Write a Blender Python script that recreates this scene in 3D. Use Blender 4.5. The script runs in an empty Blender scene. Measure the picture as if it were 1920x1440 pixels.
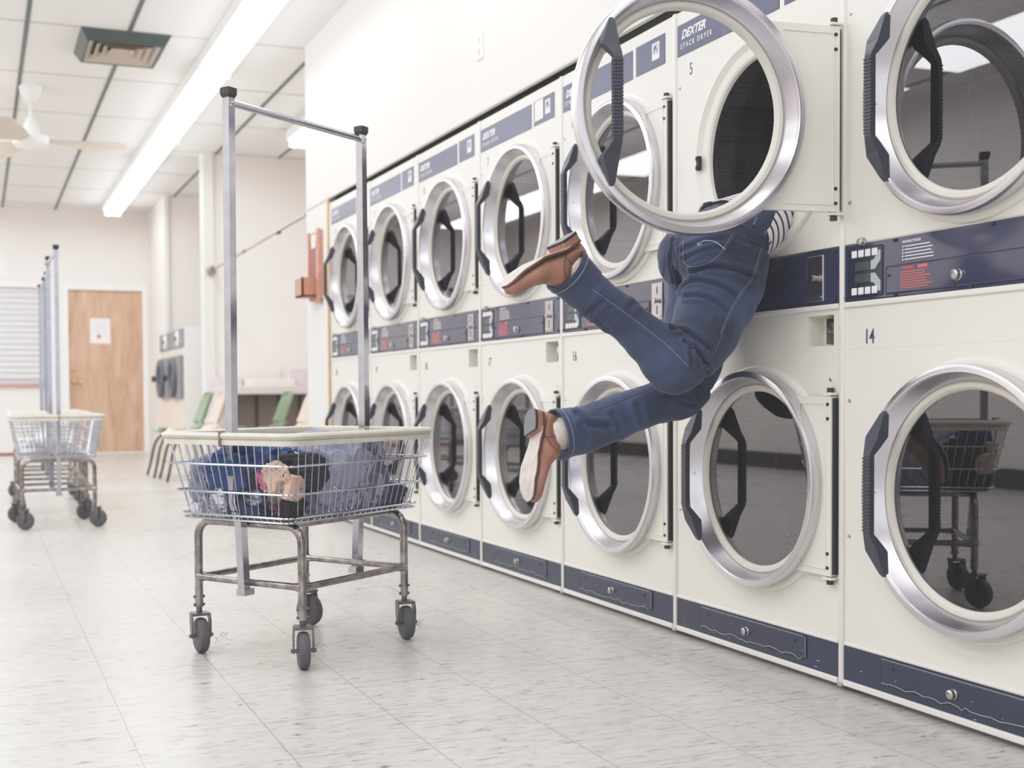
import bpy, bmesh, math, random
from mathutils import Vector, Matrix, noise
from mathutils.bvhtree import BVHTree
PI = math.pi
COL = bpy.context.scene.collection
sc = bpy.context.scene

# ------------------------------------------------------------------ materials
def lin(c):
    c = c / 255.0
    return c / 12.92 if c <= 0.04045 else ((c + 0.055) / 1.055) ** 2.4
def rgb(r, g, b): return (lin(r), lin(g), lin(b), 1.0)
MATS = {}
def mat(name, color, rough=0.5, metal=0.0, spec=0.5, var=0.0, vscale=8.0, bump=0.0, bscale=80.0, coat=0.0, emit=None, estr=0.0):
    m = bpy.data.materials.new(name); m.use_nodes = True
    nt = m.node_tree; n = nt.nodes; b = n['Principled BSDF']
    b.inputs['Base Color'].default_value = color
    b.inputs['Roughness'].default_value = rough
    b.inputs['Metallic'].default_value = metal
    b.inputs['Specular IOR Level'].default_value = spec
    b.inputs['Coat Weight'].default_value = coat
    if emit:
        b.inputs['Emission Color'].default_value = emit
        b.inputs['Emission Strength'].default_value = estr
    tc = n.new('ShaderNodeTexCoord')
    if var > 0:
        t = n.new('ShaderNodeTexNoise'); t.inputs['Scale'].default_value = vscale; t.inputs['Detail'].default_value = 6
        nt.links.new(tc.outputs['Object'], t.inputs['Vector'])
        r = n.new('ShaderNodeValToRGB')
        r.color_ramp.elements[0].position = 0.3; r.color_ramp.elements[1].position = 0.7
        r.color_ramp.elements[0].color = tuple(c * (1 - var) for c in color[:3]) + (1,)
        r.color_ramp.elements[1].color = tuple(min(1, c * (1 + var)) for c in color[:3]) + (1,)
        nt.links.new(t.outputs['Fac'], r.inputs['Fac']); nt.links.new(r.outputs['Color'], b.inputs['Base Color'])
    if bump > 0:
        t2 = n.new('ShaderNodeTexNoise'); t2.inputs['Scale'].default_value = bscale; t2.inputs['Detail'].default_value = 4
        nt.links.new(tc.outputs['Object'], t2.inputs['Vector'])
        bp = n.new('ShaderNodeBump'); bp.inputs['Strength'].default_value = bump; bp.inputs['Distance'].default_value = 0.01
        nt.links.new(t2.outputs['Fac'], bp.inputs['Height']); nt.links.new(bp.outputs['Normal'], b.inputs['Normal'])
    MATS[name] = m
    return m
def nodes_of(m): return m.node_tree, m.node_tree.nodes, m.node_tree.nodes['Principled BSDF']

CREAM = mat('cream_enamel', rgb(229, 226, 217), 0.32, var=0.012, vscale=3)
CREAM2 = mat('cream_enamel_trim', rgb(229, 225, 221), 0.35)
NAVY = mat('navy_gloss', rgb(54, 58, 86), 0.10, var=0.03, vscale=5, spec=0.8)
NAVY2 = mat('navy_worn', rgb(42, 48, 74), 0.35, var=0.08, vscale=14)
NAVYL = mat('navy_label', rgb(54, 60, 96), 0.3, var=0.03)
DARKBOARD = mat('dark_board', rgb(38, 40, 62), 0.2)
STEEL = mat('brushed_steel', rgb(214, 211, 217), 0.27, metal=1.0, var=0.02, vscale=3)
STEELT = mat('satin_steel_trim', rgb(200, 198, 202), 0.3, metal=0.9)
CHROME = mat('chrome_tube', rgb(184, 186, 196), 0.13, metal=1.0, var=0.10, vscale=20)
OLDCHROME = mat('worn_chrome_tube', rgb(150, 144, 142), 0.2, metal=1.0, var=0.5, vscale=32)
GASKET = mat('cream_gasket', rgb(216, 212, 202), 0.5)
HANDLE = mat('charcoal_plastic', rgb(60, 62, 76), 0.45, bump=0.15, bscale=300)
BLACK = mat('black_rubber', rgb(42, 42, 46), 0.5)
SHADEBLK = mat('shade_black', rgb(30, 30, 34), 0.8)  # near-black colour standing in for shade in gaps and recesses
DRUM = mat('drum_steel', rgb(84, 84, 90), 0.42, metal=0.45)
SCREW = mat('screw_metal', rgb(190, 188, 186), 0.3, metal=1.0)
WHITEP = mat('white_print', rgb(232, 232, 238), 0.5)
GREYP = mat('grey_print', rgb(176, 180, 192), 0.5)
REDP = mat('red_print', rgb(222, 104, 100), 0.5)
NUMP = mat('navy_print', rgb(70, 78, 110), 0.5)
LCD = mat('lcd_display', rgb(66, 78, 74), 0.15)
BRASS = mat('brass', rgb(220, 184, 120), 0.25, metal=1.0)
WALLM = mat('painted_wall', rgb(228, 225, 222), 0.7, var=0.01, vscale=1.5, bump=0.05, bscale=120)
WALLC = mat('cream_wall', rgb(237, 230, 226), 0.7, var=0.012, vscale=1.2)
TRIMW = mat('white_trim', rgb(242, 242, 240), 0.5)
WOODT = mat('wood_trim', rgb(196, 160, 120), 0.5, var=0.15, vscale=12)
GLOWM = mat('fluorescent_tube', rgb(255, 255, 255), 0.4, emit=(1, 0.985, 0.96, 1), estr=5.0)
FIXT = mat('fixture_white', rgb(245, 244, 240), 0.5)
FANW = mat('fan_white', rgb(240, 240, 238), 0.4)
FANB = mat('fan_blade', rgb(208, 198, 184), 0.45, var=0.06, vscale=6)
VENTG = mat('vent_green', rgb(70, 80, 80), 0.45)
VENTB = mat('vent_beige', rgb(190, 176, 162), 0.5)
RIMM = mat('vinyl_rim', rgb(212, 206, 193), 0.5, var=0.07, vscale=22, bump=0.1, bscale=60)
TYRE = mat('grey_rubber', rgb(84, 82, 88), 0.6, var=0.12, vscale=40)
CASTER = mat('dirty_steel', rgb(112, 106, 110), 0.4, metal=0.8, var=0.25, vscale=60)
LEATHER = mat('tan_leather', rgb(158, 112, 94), 0.34, var=0.25, vscale=16, bump=0.12, bscale=90)
LEATHER2 = mat('dark_brown_leather', rgb(96, 58, 50), 0.4)
SOLE = mat('worn_sole', rgb(206, 194, 190), 0.7, var=0.14, vscale=45, bump=0.25, bscale=140)
HEELR = mat('heel_rubber', rgb(104, 104, 112), 0.5, var=0.1, vscale=60)
HEELD = mat('heel_edge', rgb(44, 44, 52), 0.45)
SOCK = mat('cream_sock', rgb(228, 218, 208), 0.85, bump=0.2, bscale=160)
SKIN = mat('skin', rgb(214, 170, 150), 0.5)
HAIR = mat('brown_hair', rgb(70, 48, 38), 0.6)
THREAD = mat('pale_thread', rgb(150, 160, 182), 0.8)
THREADW = mat('white_thread', rgb(214, 214, 220), 0.8)
SEAM = mat('seam_thread', rgb(76, 90, 126), 0.8)
PAPER = mat('paper', rgb(238, 236, 238), 0.7)
GREENP = mat('green_plastic', rgb(136, 156, 130), 0.3)
BEIGEP = mat('cream_plastic', rgb(216, 198, 182), 0.32)
PINKG = mat('sink_white', rgb(236, 226, 222), 0.3)
LILAC = mat('lilac_board', rgb(216, 206, 208), 0.6)
BROWNPANEL = mat('taupe_panel', rgb(138, 122, 116), 0.6, var=0.04)
REDW = mat('red_stained_wood', rgb(190, 138, 120), 0.5, var=0.14, vscale=18)
REDD = mat('dark_red', rgb(140, 80, 84), 0.5)
WASHW = mat('washer_white', rgb(240, 238, 234), 0.35)
WASHB = mat('washer_beige', rgb(228, 212, 198), 0.45)
GREYM = mat('grey_metal_panel', rgb(136, 136, 142), 0.5, metal=0.1)
REDL = mat('maroon_base', rgb(150, 60, 80), 0.6)
DARKW = mat('dark_base', rgb(70, 66, 68), 0.6)

# steel door ring: fine circular brushing
def steel_brush():
    nt, n, b = nodes_of(STEEL)
    tc = n.new('ShaderNodeTexCoord'); t = n.new('ShaderNodeTexNoise'); mp = n.new('ShaderNodeMapping')
    mp.inputs['Scale'].default_value = (600, 8, 8)
    t.inputs['Scale'].default_value = 1.0
    nt.links.new(tc.outputs['Object'], mp.inputs['Vector']); nt.links.new(mp.outputs['Vector'], t.inputs['Vector'])
    r = n.new('ShaderNodeMapRange'); r.inputs['To Min'].default_value = 0.17; r.inputs['To Max'].default_value = 0.34
    nt.links.new(t.outputs['Fac'], r.inputs['Value']); nt.links.new(r.outputs['Result'], b.inputs['Roughness'])
# drum perforation
def drum_dots():
    nt, n, b = nodes_of(DRUM)
    tc = n.new('ShaderNodeTexCoord'); v = n.new('ShaderNodeTexVoronoi'); v.inputs['Scale'].default_value = 75
    v.inputs['Randomness'].default_value = 0.12
    nt.links.new(tc.outputs['Object'], v.inputs['Vector'])
    r = n.new('ShaderNodeValToRGB'); r.color_ramp.elements[0].position = 0.28; r.color_ramp.elements[1].position = 0.42
    r.color_ramp.elements[0].color = rgb(36, 36, 40); r.color_ramp.elements[1].color = rgb(80, 79, 86)
    nt.links.new(v.outputs['Distance'], r.inputs['Fac']); nt.links.new(r.outputs['Color'], b.inputs['Base Color'])
drum_dots()
# glass
def glass_mat():
    m = bpy.data.materials.new('tinted_door_glass'); m.use_nodes = True
    nt = m.node_tree; n = nt.nodes; n.clear()
    o = n.new('ShaderNodeOutputMaterial'); mx = n.new('ShaderNodeMixShader'); tr = n.new('ShaderNodeBsdfTransparent')
    gl = n.new('ShaderNodeBsdfGlossy'); fr = n.new('ShaderNodeFresnel')
    tr.inputs['Color'].default_value = (0.62, 0.62, 0.65, 1); gl.inputs['Roughness'].default_value = 0.0
    gl.inputs['Color'].default_value = (0.93, 0.92, 0.97, 1)
    fr.inputs['IOR'].default_value = 2.25
    nt.links.new(fr.outputs['Fac'], mx.inputs['Fac']); nt.links.new(tr.outputs['BSDF'], mx.inputs[1])
    nt.links.new(gl.outputs['BSDF'], mx.inputs[2]); nt.links.new(mx.outputs['Shader'], o.inputs['Surface'])
    return m
GLASS = glass_mat()
def glass_clear():
    m = GLASS.copy(); m.name = 'clear_door_glass'
    for nd in m.node_tree.nodes:
        if nd.type == 'BSDF_TRANSPARENT': nd.inputs['Color'].default_value = (0.97, 0.97, 0.98, 1)
        if nd.type == 'FRESNEL': nd.inputs['IOR'].default_value = 1.3
    return m
GLASSC = glass_clear()
# denim
def denim():
    m = mat('denim', rgb(56, 72, 118), 0.85)
    nt, n, b = nodes_of(m)
    b.inputs['Sheen Weight'].default_value = 0.12; b.inputs['Sheen Roughness'].default_value = 0.5
    tc = n.new('ShaderNodeTexCoord')
    t = n.new('ShaderNodeTexNoise'); t.inputs['Scale'].default_value = 5.5; t.inputs['Detail'].default_value = 5
    r = n.new('ShaderNodeValToRGB'); r.color_ramp.elements[0].position = 0.32; r.color_ramp.elements[1].position = 0.74
    r.color_ramp.elements[0].color = rgb(30, 37, 60); r.color_ramp.elements[1].color = rgb(64, 79, 118)
    t2 = n.new('ShaderNodeTexNoise'); t2.inputs['Scale'].default_value = 260; t2.inputs['Detail'].default_value = 3
    mx = n.new('ShaderNodeMixRGB'); mx.blend_type = 'OVERLAY'; mx.inputs['Fac'].default_value = 0.35
    nt.links.new(tc.outputs['Object'], t.inputs['Vector']); nt.links.new(tc.outputs['Object'], t2.inputs['Vector'])
    nt.links.new(t.outputs['Fac'], r.inputs['Fac']); nt.links.new(r.outputs['Color'], mx.inputs[1]); nt.links.new(t2.outputs['Color'], mx.inputs[2])
    hs = n.new('ShaderNodeHueSaturation'); hs.inputs['Saturation'].default_value = 0.95
    nt.links.new(mx.outputs['Color'], hs.inputs['Color']); nt.links.new(hs.outputs['Color'], b.inputs['Base Color'])
    bp = n.new('ShaderNodeBump'); bp.inputs['Strength'].default_value = 0.25; bp.inputs['Distance'].default_value = 0.002
    nt.links.new(t2.outputs['Fac'], bp.inputs['Height']); nt.links.new(bp.outputs['Normal'], b.inputs['Normal'])
    return m
DENIM = denim()
# striped jersey: stripes along local Z
def striped():
    m = mat('striped_jersey', rgb(236, 230, 232), 0.85)
    nt, n, b = nodes_of(m)
    tc = n.new('ShaderNodeTexCoord'); sp = n.new('ShaderNodeSeparateXYZ')
    ml = n.new('ShaderNodeMath'); ml.operation = 'MULTIPLY'; ml.inputs[1].default_value = 46
    fr = n.new('ShaderNodeMath'); fr.operation = 'FRACT'
    lt = n.new('ShaderNodeMath'); lt.operation = 'LESS_THAN'; lt.inputs[1].default_value = 0.3
    mx = n.new('ShaderNodeMixRGB'); mx.inputs[1].default_value = rgb(238, 232, 234); mx.inputs[2].default_value = rgb(44, 50, 92)
    nt.links.new(tc.outputs['Object'], sp.inputs[0]); nt.links.new(sp.outputs['Z'], ml.inputs[0])
    nt.links.new(ml.outputs[0], fr.inputs[0]); nt.links.new(fr.outputs[0], lt.inputs[0])
    nt.links.new(lt.outputs[0], mx.inputs['Fac']); nt.links.new(mx.outputs['Color'], b.inputs['Base Color'])
    return m
STRIPE = striped()
# floor
def floor_mat():
    m = mat('vinyl_tile_floor', rgb(226, 222, 216), 0.22, spec=0.5)
    nt, n, b = nodes_of(m); L = nt.links
    g = n.new('ShaderNodeNewGeometry'); sp = n.new('ShaderNodeSeparateXYZ'); L.new(g.outputs['Position'], sp.inputs[0])
    def math_(op, a, v=None):
        k = n.new('ShaderNodeMath'); k.operation = op
        if isinstance(a, (int, float)): k.inputs[0].default_value = a
        else: L.new(a, k.inputs[0])
        if v is not None:
            if isinstance(v, (int, float)): k.inputs[1].default_value = v
            else: L.new(v, k.inputs[1])
        return k.outputs[0]
    T = 0.3015
    ux = math_('DIVIDE', math_('SUBTRACT', sp.outputs['X'], 0.3118), T); uy = math_('DIVIDE', math_('SUBTRACT', sp.outputs['Y'], 3.384), T)
    def edge(u, w):
        f = math_('FRACT', u); a = math_('MINIMUM', f, math_('SUBTRACT', 1.0, f)); return math_('LESS_THAN', a, w)
    ex, ey = edge(ux, 0.0045), edge(uy, 0.0055)
    cx = n.new('ShaderNodeCombineXYZ'); L.new(math_('FLOOR', ux), cx.inputs[0]); L.new(math_('FLOOR', uy), cx.inputs[1])
    wn = n.new('ShaderNodeTexWhiteNoise'); L.new(cx.outputs[0], wn.inputs['Vector'])
    # streaks
    mp = n.new('ShaderNodeMapping'); mp.inputs['Scale'].default_value = (17, 62, 1); mp.inputs['Rotation'].default_value = (0, 0, 0.12)
    ad = n.new('ShaderNodeVectorMath'); ad.operation = 'ADD'
    L.new(g.outputs['Position'], ad.inputs[0]); L.new(wn.outputs['Color'], ad.inputs[1]); L.new(ad.outputs[0], mp.inputs['Vector'])
    t = n.new('ShaderNodeTexNoise'); t.inputs['Scale'].default_value = 1.3; t.inputs['Detail'].default_value = 5; t.inputs['Distortion'].default_value = 0.8
    L.new(mp.outputs['Vector'], t.inputs['Vector'])
    r = n.new('ShaderNodeValToRGB'); e = r.color_ramp.elements
    e[0].position = 0.27; e[0].color = rgb(108, 106, 106); e[1].position = 0.42; e[1].color = rgb(193, 190, 186)
    x = e.new(0.36); x.color = rgb(176, 173, 170); x = e.new(0.62); x.color = rgb(206, 203, 199)
    L.new(t.outputs['Fac'], r.inputs['Fac'])
    # large mottling and scuffs
    t3 = n.new('ShaderNodeTexNoise'); t3.inputs['Scale'].default_value = 1.1; t3.inputs['Detail'].default_value = 4; L.new(g.outputs['Position'], t3.inputs['Vector'])
    r3 = n.new('ShaderNodeValToRGB'); r3.color_ramp.elements[0].position = 0.3; r3.color_ramp.elements[1].position = 0.7
    r3.color_ramp.elements[0].color = (0.87, 0.87, 0.87, 1); r3.color_ramp.elements[1].color = (1, 0.995, 0.985, 1)
    L.new(t3.outputs['Fac'], r3.inputs['Fac'])
    mu = n.new('ShaderNodeMixRGB'); mu.blend_type = 'MULTIPLY'; mu.inputs['Fac'].default_value = 1; L.new(r.outputs['Color'], mu.inputs[1]); L.new(r3.outputs['Color'], mu.inputs[2])
    t4 = n.new('ShaderNodeTexNoise'); t4.inputs['Scale'].default_value = 2.2; t4.inputs['Detail'].default_value = 8; t4.inputs['Roughness'].default_value = 0.75
    mp4 = n.new('ShaderNodeMapping'); mp4.inputs['Scale'].default_value = (7, 15, 1); L.new(g.outputs['Position'], mp4.inputs['Vector']); L.new(mp4.outputs['Vector'], t4.inputs['Vector'])
    r4 = n.new('ShaderNodeValToRGB'); r4.color_ramp.elements[0].position = 0.27; r4.color_ramp.elements[1].position = 0.345
    r4.color_ramp.elements[0].color = rgb(120, 116, 118); r4.color_ramp.elements[1].color = (1, 1, 1, 1); L.new(t4.outputs['Fac'], r4.inputs['Fac'])
    mu2 = n.new('ShaderNodeMixRGB'); mu2.blend_type = 'MULTIPLY'; mu2.inputs['Fac'].default_value = 0.75; L.new(mu.outputs['Color'], mu2.inputs[1]); L.new(r4.outputs['Color'], mu2.inputs[2])
    mx = n.new('ShaderNodeMixRGB'); mx.inputs[2].default_value = rgb(118, 114, 112); L.new(mu2.outputs['Color'], mx.inputs[1])
    L.new(math_('ADD', math_('MULTIPLY', ex, 0.75), math_('MULTIPLY', ey, 0.6)), mx.inputs['Fac']); L.new(mx.outputs['Color'], b.inputs['Base Color'])
    rr = n.new('ShaderNodeMapRange'); rr.inputs['To Min'].default_value = 0.18; rr.inputs['To Max'].default_value = 0.4
    L.new(t3.outputs['Fac'], rr.inputs['Value']); L.new(rr.outputs['Result'], b.inputs['Roughness'])
    return m
FLOORM = floor_mat()
# ceiling tiles
def ceil_mat():
    m = mat('ceiling_tile', rgb(226, 220, 217), 0.85, bump=0.1, bscale=150)
    nt, n, b = nodes_of(m); L = nt.links
    g = n.new('ShaderNodeNewGeometry'); t = n.new('ShaderNodeTexNoise'); t.inputs['Scale'].default_value = 0.8
    L.new(g.outputs['Position'], t.inputs['Vector']); r = n.new('ShaderNodeValToRGB')
    r.color_ramp.elements[0].color = rgb(222, 219, 217); r.color_ramp.elements[1].color = rgb(231, 228, 226)
    L.new(t.outputs['Fac'], r.inputs['Fac']); L.new(r.outputs['Color'], b.inputs['Base Color'])
    return m
CEILM = ceil_mat()
GRIDG = mat('grid_green', rgb(86, 98, 96), 0.5)
GRIDL = mat('grid_light', rgb(196, 190, 188), 0.6)
def wood_door():
    m = mat('birch_door', rgb(200, 168, 142), 0.45)
    nt, n, b = nodes_of(m); L = nt.links
    tc = n.new('ShaderNodeTexCoord'); mp = n.new('ShaderNodeMapping'); mp.inputs['Scale'].default_value = (5, 5, 0.9)
    t = n.new('ShaderNodeTexNoise'); t.inputs['Scale'].default_value = 1.6; t.inputs['Distortion'].default_value = 1.4; t.inputs['Detail'].default_value = 5
    L.new(tc.outputs['Object'], mp.inputs['Vector']); L.new(mp.outputs['Vector'], t.inputs['Vector'])
    r = n.new('ShaderNodeValToRGB'); r.color_ramp.elements[0].position = 0.3; r.color_ramp.elements[1].position = 0.7
    r.color_ramp.elements[0].color = rgb(184, 148, 124); r.color_ramp.elements[1].color = rgb(210, 178, 154)
    L.new(t.outputs['Fac'], r.inputs['Fac']); L.new(r.outputs['Color'], b.inputs['Base Color'])
    return m
BIRCH = wood_door()

# ------------------------------------------------------------------ mesh builder
class MB:
    def __init__(s): s.bm = bmesh.new()
    def box(s, x0, x1, y0, y1, z0, z1, bev=0.0):
        r = bmesh.ops.create_cube(s.bm, size=1.0)
        for v in r['verts']:
            v.co = Vector(((x0 + x1) / 2 + v.co.x * (x1 - x0), (y0 + y1) / 2 + v.co.y * (y1 - y0), (z0 + z1) / 2 + v.co.z * (z1 - z0)))
        if bev > 0:
            es = list({e for v in r['verts'] for e in v.link_edges})
            bmesh.ops.bevel(s.bm, geom=es, offset=bev, segments=2, affect='EDGES', profile=0.5)
        return s
    def rings(s, rings, closed=True, caps=True):
        vs = [[s.bm.verts.new(p) for p in ring] for ring in rings]
        n = len(vs[0])
        for a, b in zip(vs, vs[1:]):
            for i in range(n if closed else n - 1):
                j = (i + 1) % n
                try: s.bm.faces.new((a[i], a[j], b[j], b[i]))
                except ValueError: pass
        if caps and closed:
            s.bm.faces.new(list(reversed(vs[0]))); s.bm.faces.new(vs[-1])
        return s
    def tube(s, pts, r, n=10, caps=True, square=False):
        pts = [Vector(p) for p in pts]; rr = r if isinstance(r, (list, tuple)) else [r] * len(pts)
        rings = []; up = None
        for i, p in enumerate(pts):
            if i == 0: d = pts[1] - p
            elif i == len(pts) - 1: d = p - pts[-2]
            else: d = (pts[i + 1] - p).normalized() + (p - pts[i - 1]).normalized()
            d.normalize()
            if up is None:
                up = Vector((0, 0, 1)) if abs(d.z) < 0.9 else Vector((1, 0, 0))
            a = d.cross(up)
            if a.length < 1e-5: a = d.orthogonal()
            a.normalize(); b = a.cross(d).normalized(); up = b
            rings.append([p + (a * math.cos(2 * PI * k / n) + b * math.sin(2 * PI * k / n)) * rr[i] for k in range(n)])
        return s.rings(rings, True, caps)
    def lathe(s, prof, center=(0, 0, 0), axis='x', n=64, caps=False):
        cx, cy, cz = center; rings = []
        for r, h in prof:
            ring = []
            for k in range(n):
                a = 2 * PI * k / n; c, q = math.cos(a) * r, math.sin(a) * r
                if axis == 'x': ring.append((cx + h, cy + c, cz + q))
                elif axis == 'y': ring.append((cx + c, cy + h, cz + q))
                else: ring.append((cx + c, cy + q, cz + h))
            rings.append(ring)
        return s.rings(rings, True, caps)
    def poly(s, pts, ext):
        ext = Vector(ext); a = [s.bm.verts.new(p) for p in pts]; b = [s.bm.verts.new(Vector(p) + ext) for p in pts]
        s.bm.faces.new(a); s.bm.faces.new(list(reversed(b))); n = len(a)
        for i in range(n): s.bm.faces.new((a[i], b[i], b[(i + 1) % n], a[(i + 1) % n]))
        return s
    def build(s, name, m, parent=None, smooth=None, loc=None, rot=None):
        bmesh.ops.remove_doubles(s.bm, verts=s.bm.verts, dist=1e-6)
        bmesh.ops.recalc_face_normals(s.bm, faces=s.bm.faces)
        me = bpy.data.meshes.new(name); s.bm.to_mesh(me); s.bm.free()
        if smooth is not None:
            for p in me.polygons: p.use_smooth = True
            try: me.set_sharp_from_angle(angle=math.radians(smooth))
            except Exception: pass
        me.materials.append(m)
        o = bpy.data.objects.new(name, me); COL.objects.link(o)
        if parent: o.parent = parent
        if loc: o.location = loc
        if rot: o.rotation_euler = rot
        return o
def text_mesh(txt, size, m, name, parent, org, right, up, shear=0.0, space=1.0, bold=0.0, xs=1.0, lift=0.0008):
    cu = bpy.data.curves.new('t', 'FONT'); cu.body = txt; cu.size = size; cu.shear = shear; cu.space_character = space; cu.offset = bold
    cu.resolution_u = 3; cu.extrude = 0.0002
    ob = bpy.data.objects.new('t', cu); COL.objects.link(ob)
    dg = bpy.context.evaluated_depsgraph_get(); dg.update()
    me = bpy.data.meshes.new_from_object(ob.evaluated_get(dg))
    bpy.data.objects.remove(ob); bpy.data.curves.remove(cu)
    R, U = Vector(right), Vector(up); N = R.cross(U); O = Vector(org)
    for v in me.vertices: v.co = O + R * (v.co.x * xs) + U * v.co.y + N * (lift + v.co.z)
    me.name = name; me.materials.clear(); me.materials.append(m)
    o = bpy.data.objects.new(name, me); COL.objects.link(o)
    if parent: o.parent = parent
    return o
def tag(o, label=None, cat=None, group=None, kind=None):
    if label: o['label'] = label
    if cat: o['category'] = cat
    if group: o['group'] = group
    if kind: o['kind'] = kind
    return o
def empty(name, loc, rz=0.0):
    o = bpy.data.objects.new(name, None); o.location = loc; o.rotation_euler = (0, 0, rz); o.empty_display_size = 0.1
    COL.objects.link(o); return o
def struct(mb, name, m, label=None, **k):
    o = mb.build(name, m, **k); o['kind'] = 'structure'
    if label: o['label'] = label
    return o
def copy_tree(o, parent=None):
    kids = [c for c in bpy.data.objects if c.parent == o]
    c = o.copy(); COL.objects.link(c); c.parent = parent
    for ch in kids: copy_tree(ch, c)
    return c
def catmull(pts, k=6):
    out = []; n = len(pts)
    for i in range(n - 1):
        p0, p1, p2, p3 = pts[max(i - 1, 0)], pts[i], pts[i + 1], pts[min(i + 2, n - 1)]
        for j in range(k):
            t = j / k
            out.append(tuple(0.5 * (2 * b + (c - a) * t + (2 * a - 5 * b + 4 * c - d) * t * t + (3 * b - a - 3 * c + d) * t ** 3) for a, b, c, d in zip(p0, p1, p2, p3)))
    out.append(tuple(pts[-1])); return out

# ------------------------------------------------------------------ room
D = 2.068; W = 0.7935; Y0 = 2.521; ZC = 3.23; XW = 2.206; YB = 16.75; XL = -3.3; YF = -3.2; XO = 3.6
struct(MB().box(XL - .1, XO + .1, YF, YB + .1, -0.1, 0), 'floor', FLOORM)
struct(MB().box(XL - .1, XO + .1, YF, YB + .1, ZC, ZC + 0.1), 'ceiling', CEILM)
wl = MB().box(XL - .1, XL, YF, YB, 0, ZC); struct(wl, 'wall_left', WALLC)
# back wall with door and shutter openings filled
bw = MB()
bw.box(XL, 1.08, YB, YB + .1, 2.24, ZC).box(XL, -1.25, YB, YB + .1, 0, 2.24).box(-1.25, .86, YB, YB + .1, 0, .90).box(.86, 1.08, YB, YB + .1, 0, 2.24)
bw.box(1.08, 2.17, YB, YB + .1, 2.24, ZC).box(2.17, XO, YB, YB + .1, 0, ZC)
struct(bw, 'wall_back', WALLC)
rw = MB().box(XW, XW + .012, YF, 8.40, 2.07, 2.22).box(XW, XW + .1, YF, 8.40, 2.22, ZC).box(XW, XW + .1, 7.81, 8.40, 0, 2.07).box(XW + .1, XO, 8.34, 8.40, 0, ZC)
struct(rw, 'wall_right', WALLM)
struct(MB().box(XO, XO + .1, YF, YB, 0, ZC), 'wall_outer_right', WALLC)
struct(MB().box(XW, XO, YF, YF + .05, 0, ZC), 'wall_front_right', WALLC)
struct(MB().box(2.24, XO, 12.40, 12.55, 0, ZC), 'wall_alcove_back', WALLC)
struct(MB().box(2.17, 2.27, 12.35, 12.55, 0, ZC), 'trim_1', WALLM)
struct(MB().box(2.22, XO, 15.20, 15.32, 0, ZC).box(2.20, 2.30, 15.32, YB, 0, ZC), 'wall_far_right', WALLC)
struct(MB().box(2.185, 2.235, 15.16, 15.22, 0, ZC), 'trim_2', WALLM)
struct(MB().box(XW - .012, XW + .0, 7.79, 7.835, 0, 2.07), 'trim_3', WOODT)
struct(MB().box(XW - .006, XW + .001, YF, 8.40, 2.070, 2.078), 'trim_4', mat('pale_green_edge', rgb(198, 200, 186), 0.6))
struct(MB().box(XW + .045, XW + .055, YF, 7.8, 1.97, 2.219), 'gap_shade_sheet', SHADEBLK)  # black sheet painting the shade in the gap above the dryers
struct(MB().box(XL, .62, YB - .02, YB, 0, .035), 'baseboard_back', REDL)
struct(MB().box(XL, XL + .015, YF, YB, 0, .16), 'low_strip_left', DARKW)  # dark strip along the foot of the unseen left wall
# ceiling grid
g = MB()
for k in range(-6, 6):
    x = .348 + k * .654
    if abs(x - 1.656) < .01: continue
    g.box(x - .014, x + .014, YF, YB, ZC - .006, ZC + .001)
struct(g, 'trim_6', GRIDG)
g = MB()
for k in range(-9, 8):
    y = 8.444 + k * 1.308
    if YF < y < YB: g.box(XL, XO, y - .012, y + .012, ZC - .004, ZC + .001)
struct(g, 'trim_7', GRIDL)

# back wall door
d = MB().box(1.14, 2.11, YB + .03, YB + .07, .01, 2.185, .003); dr = struct(d, 'door_1', BIRCH, 'birch veneer door in the back wall with a paper notice')
d = MB().box(1.08, 1.14, YB - .015, YB + .03, 0, 2.25).box(2.11, 2.17, YB - .015, YB + .03, 0, 2.25).box(1.14, 2.11, YB - .015, YB + .03, 2.185, 2.25)
d.build('door_frame', TRIMW, dr)
MB().lathe([(.0, -.06), (.022, -.055), (.028, -.035), (.02, -.02), (.012, -.015), (.012, 0), (.03, 0), (.03, .008)], (1.215, YB + .03, .965), 'y', 20).build('door_knob', BRASS, dr, 40)
MB().lathe([(.0, -.02), (.018, -.018), (.026, 0), (.026, .008)], (1.19, YB + .03, 1.115), 'y', 20).build('deadbolt', BRASS, dr, 40)
MB().tube([(1.24, YB - .03, .965), (1.31, YB - .035, .962)], .009, 10).build('door_lever', BRASS, dr, 40)
nt_ = empty('notice', (1.555, YB + .028, 1.475)); tag(nt_, 'white paper notice taped to the birch door', 'notice')
MB().box(-.128, .128, -.002, .0, 0, .328).build('sheet', PAPER, nt_)
nm = MB()
for i in range(6): nm.box(-.08, .05 + .02 * (i % 3), -.0035, -.002, .28 - i * .028, .286 - i * .028)
nm.build('printed_lines', GREYP, nt_); MB().lathe([(.0, -.0035), (.03, -.0035), (.03, -.002)], (-.02, 0, .09), 'y', 16).build('emblem', REDP, nt_)
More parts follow.
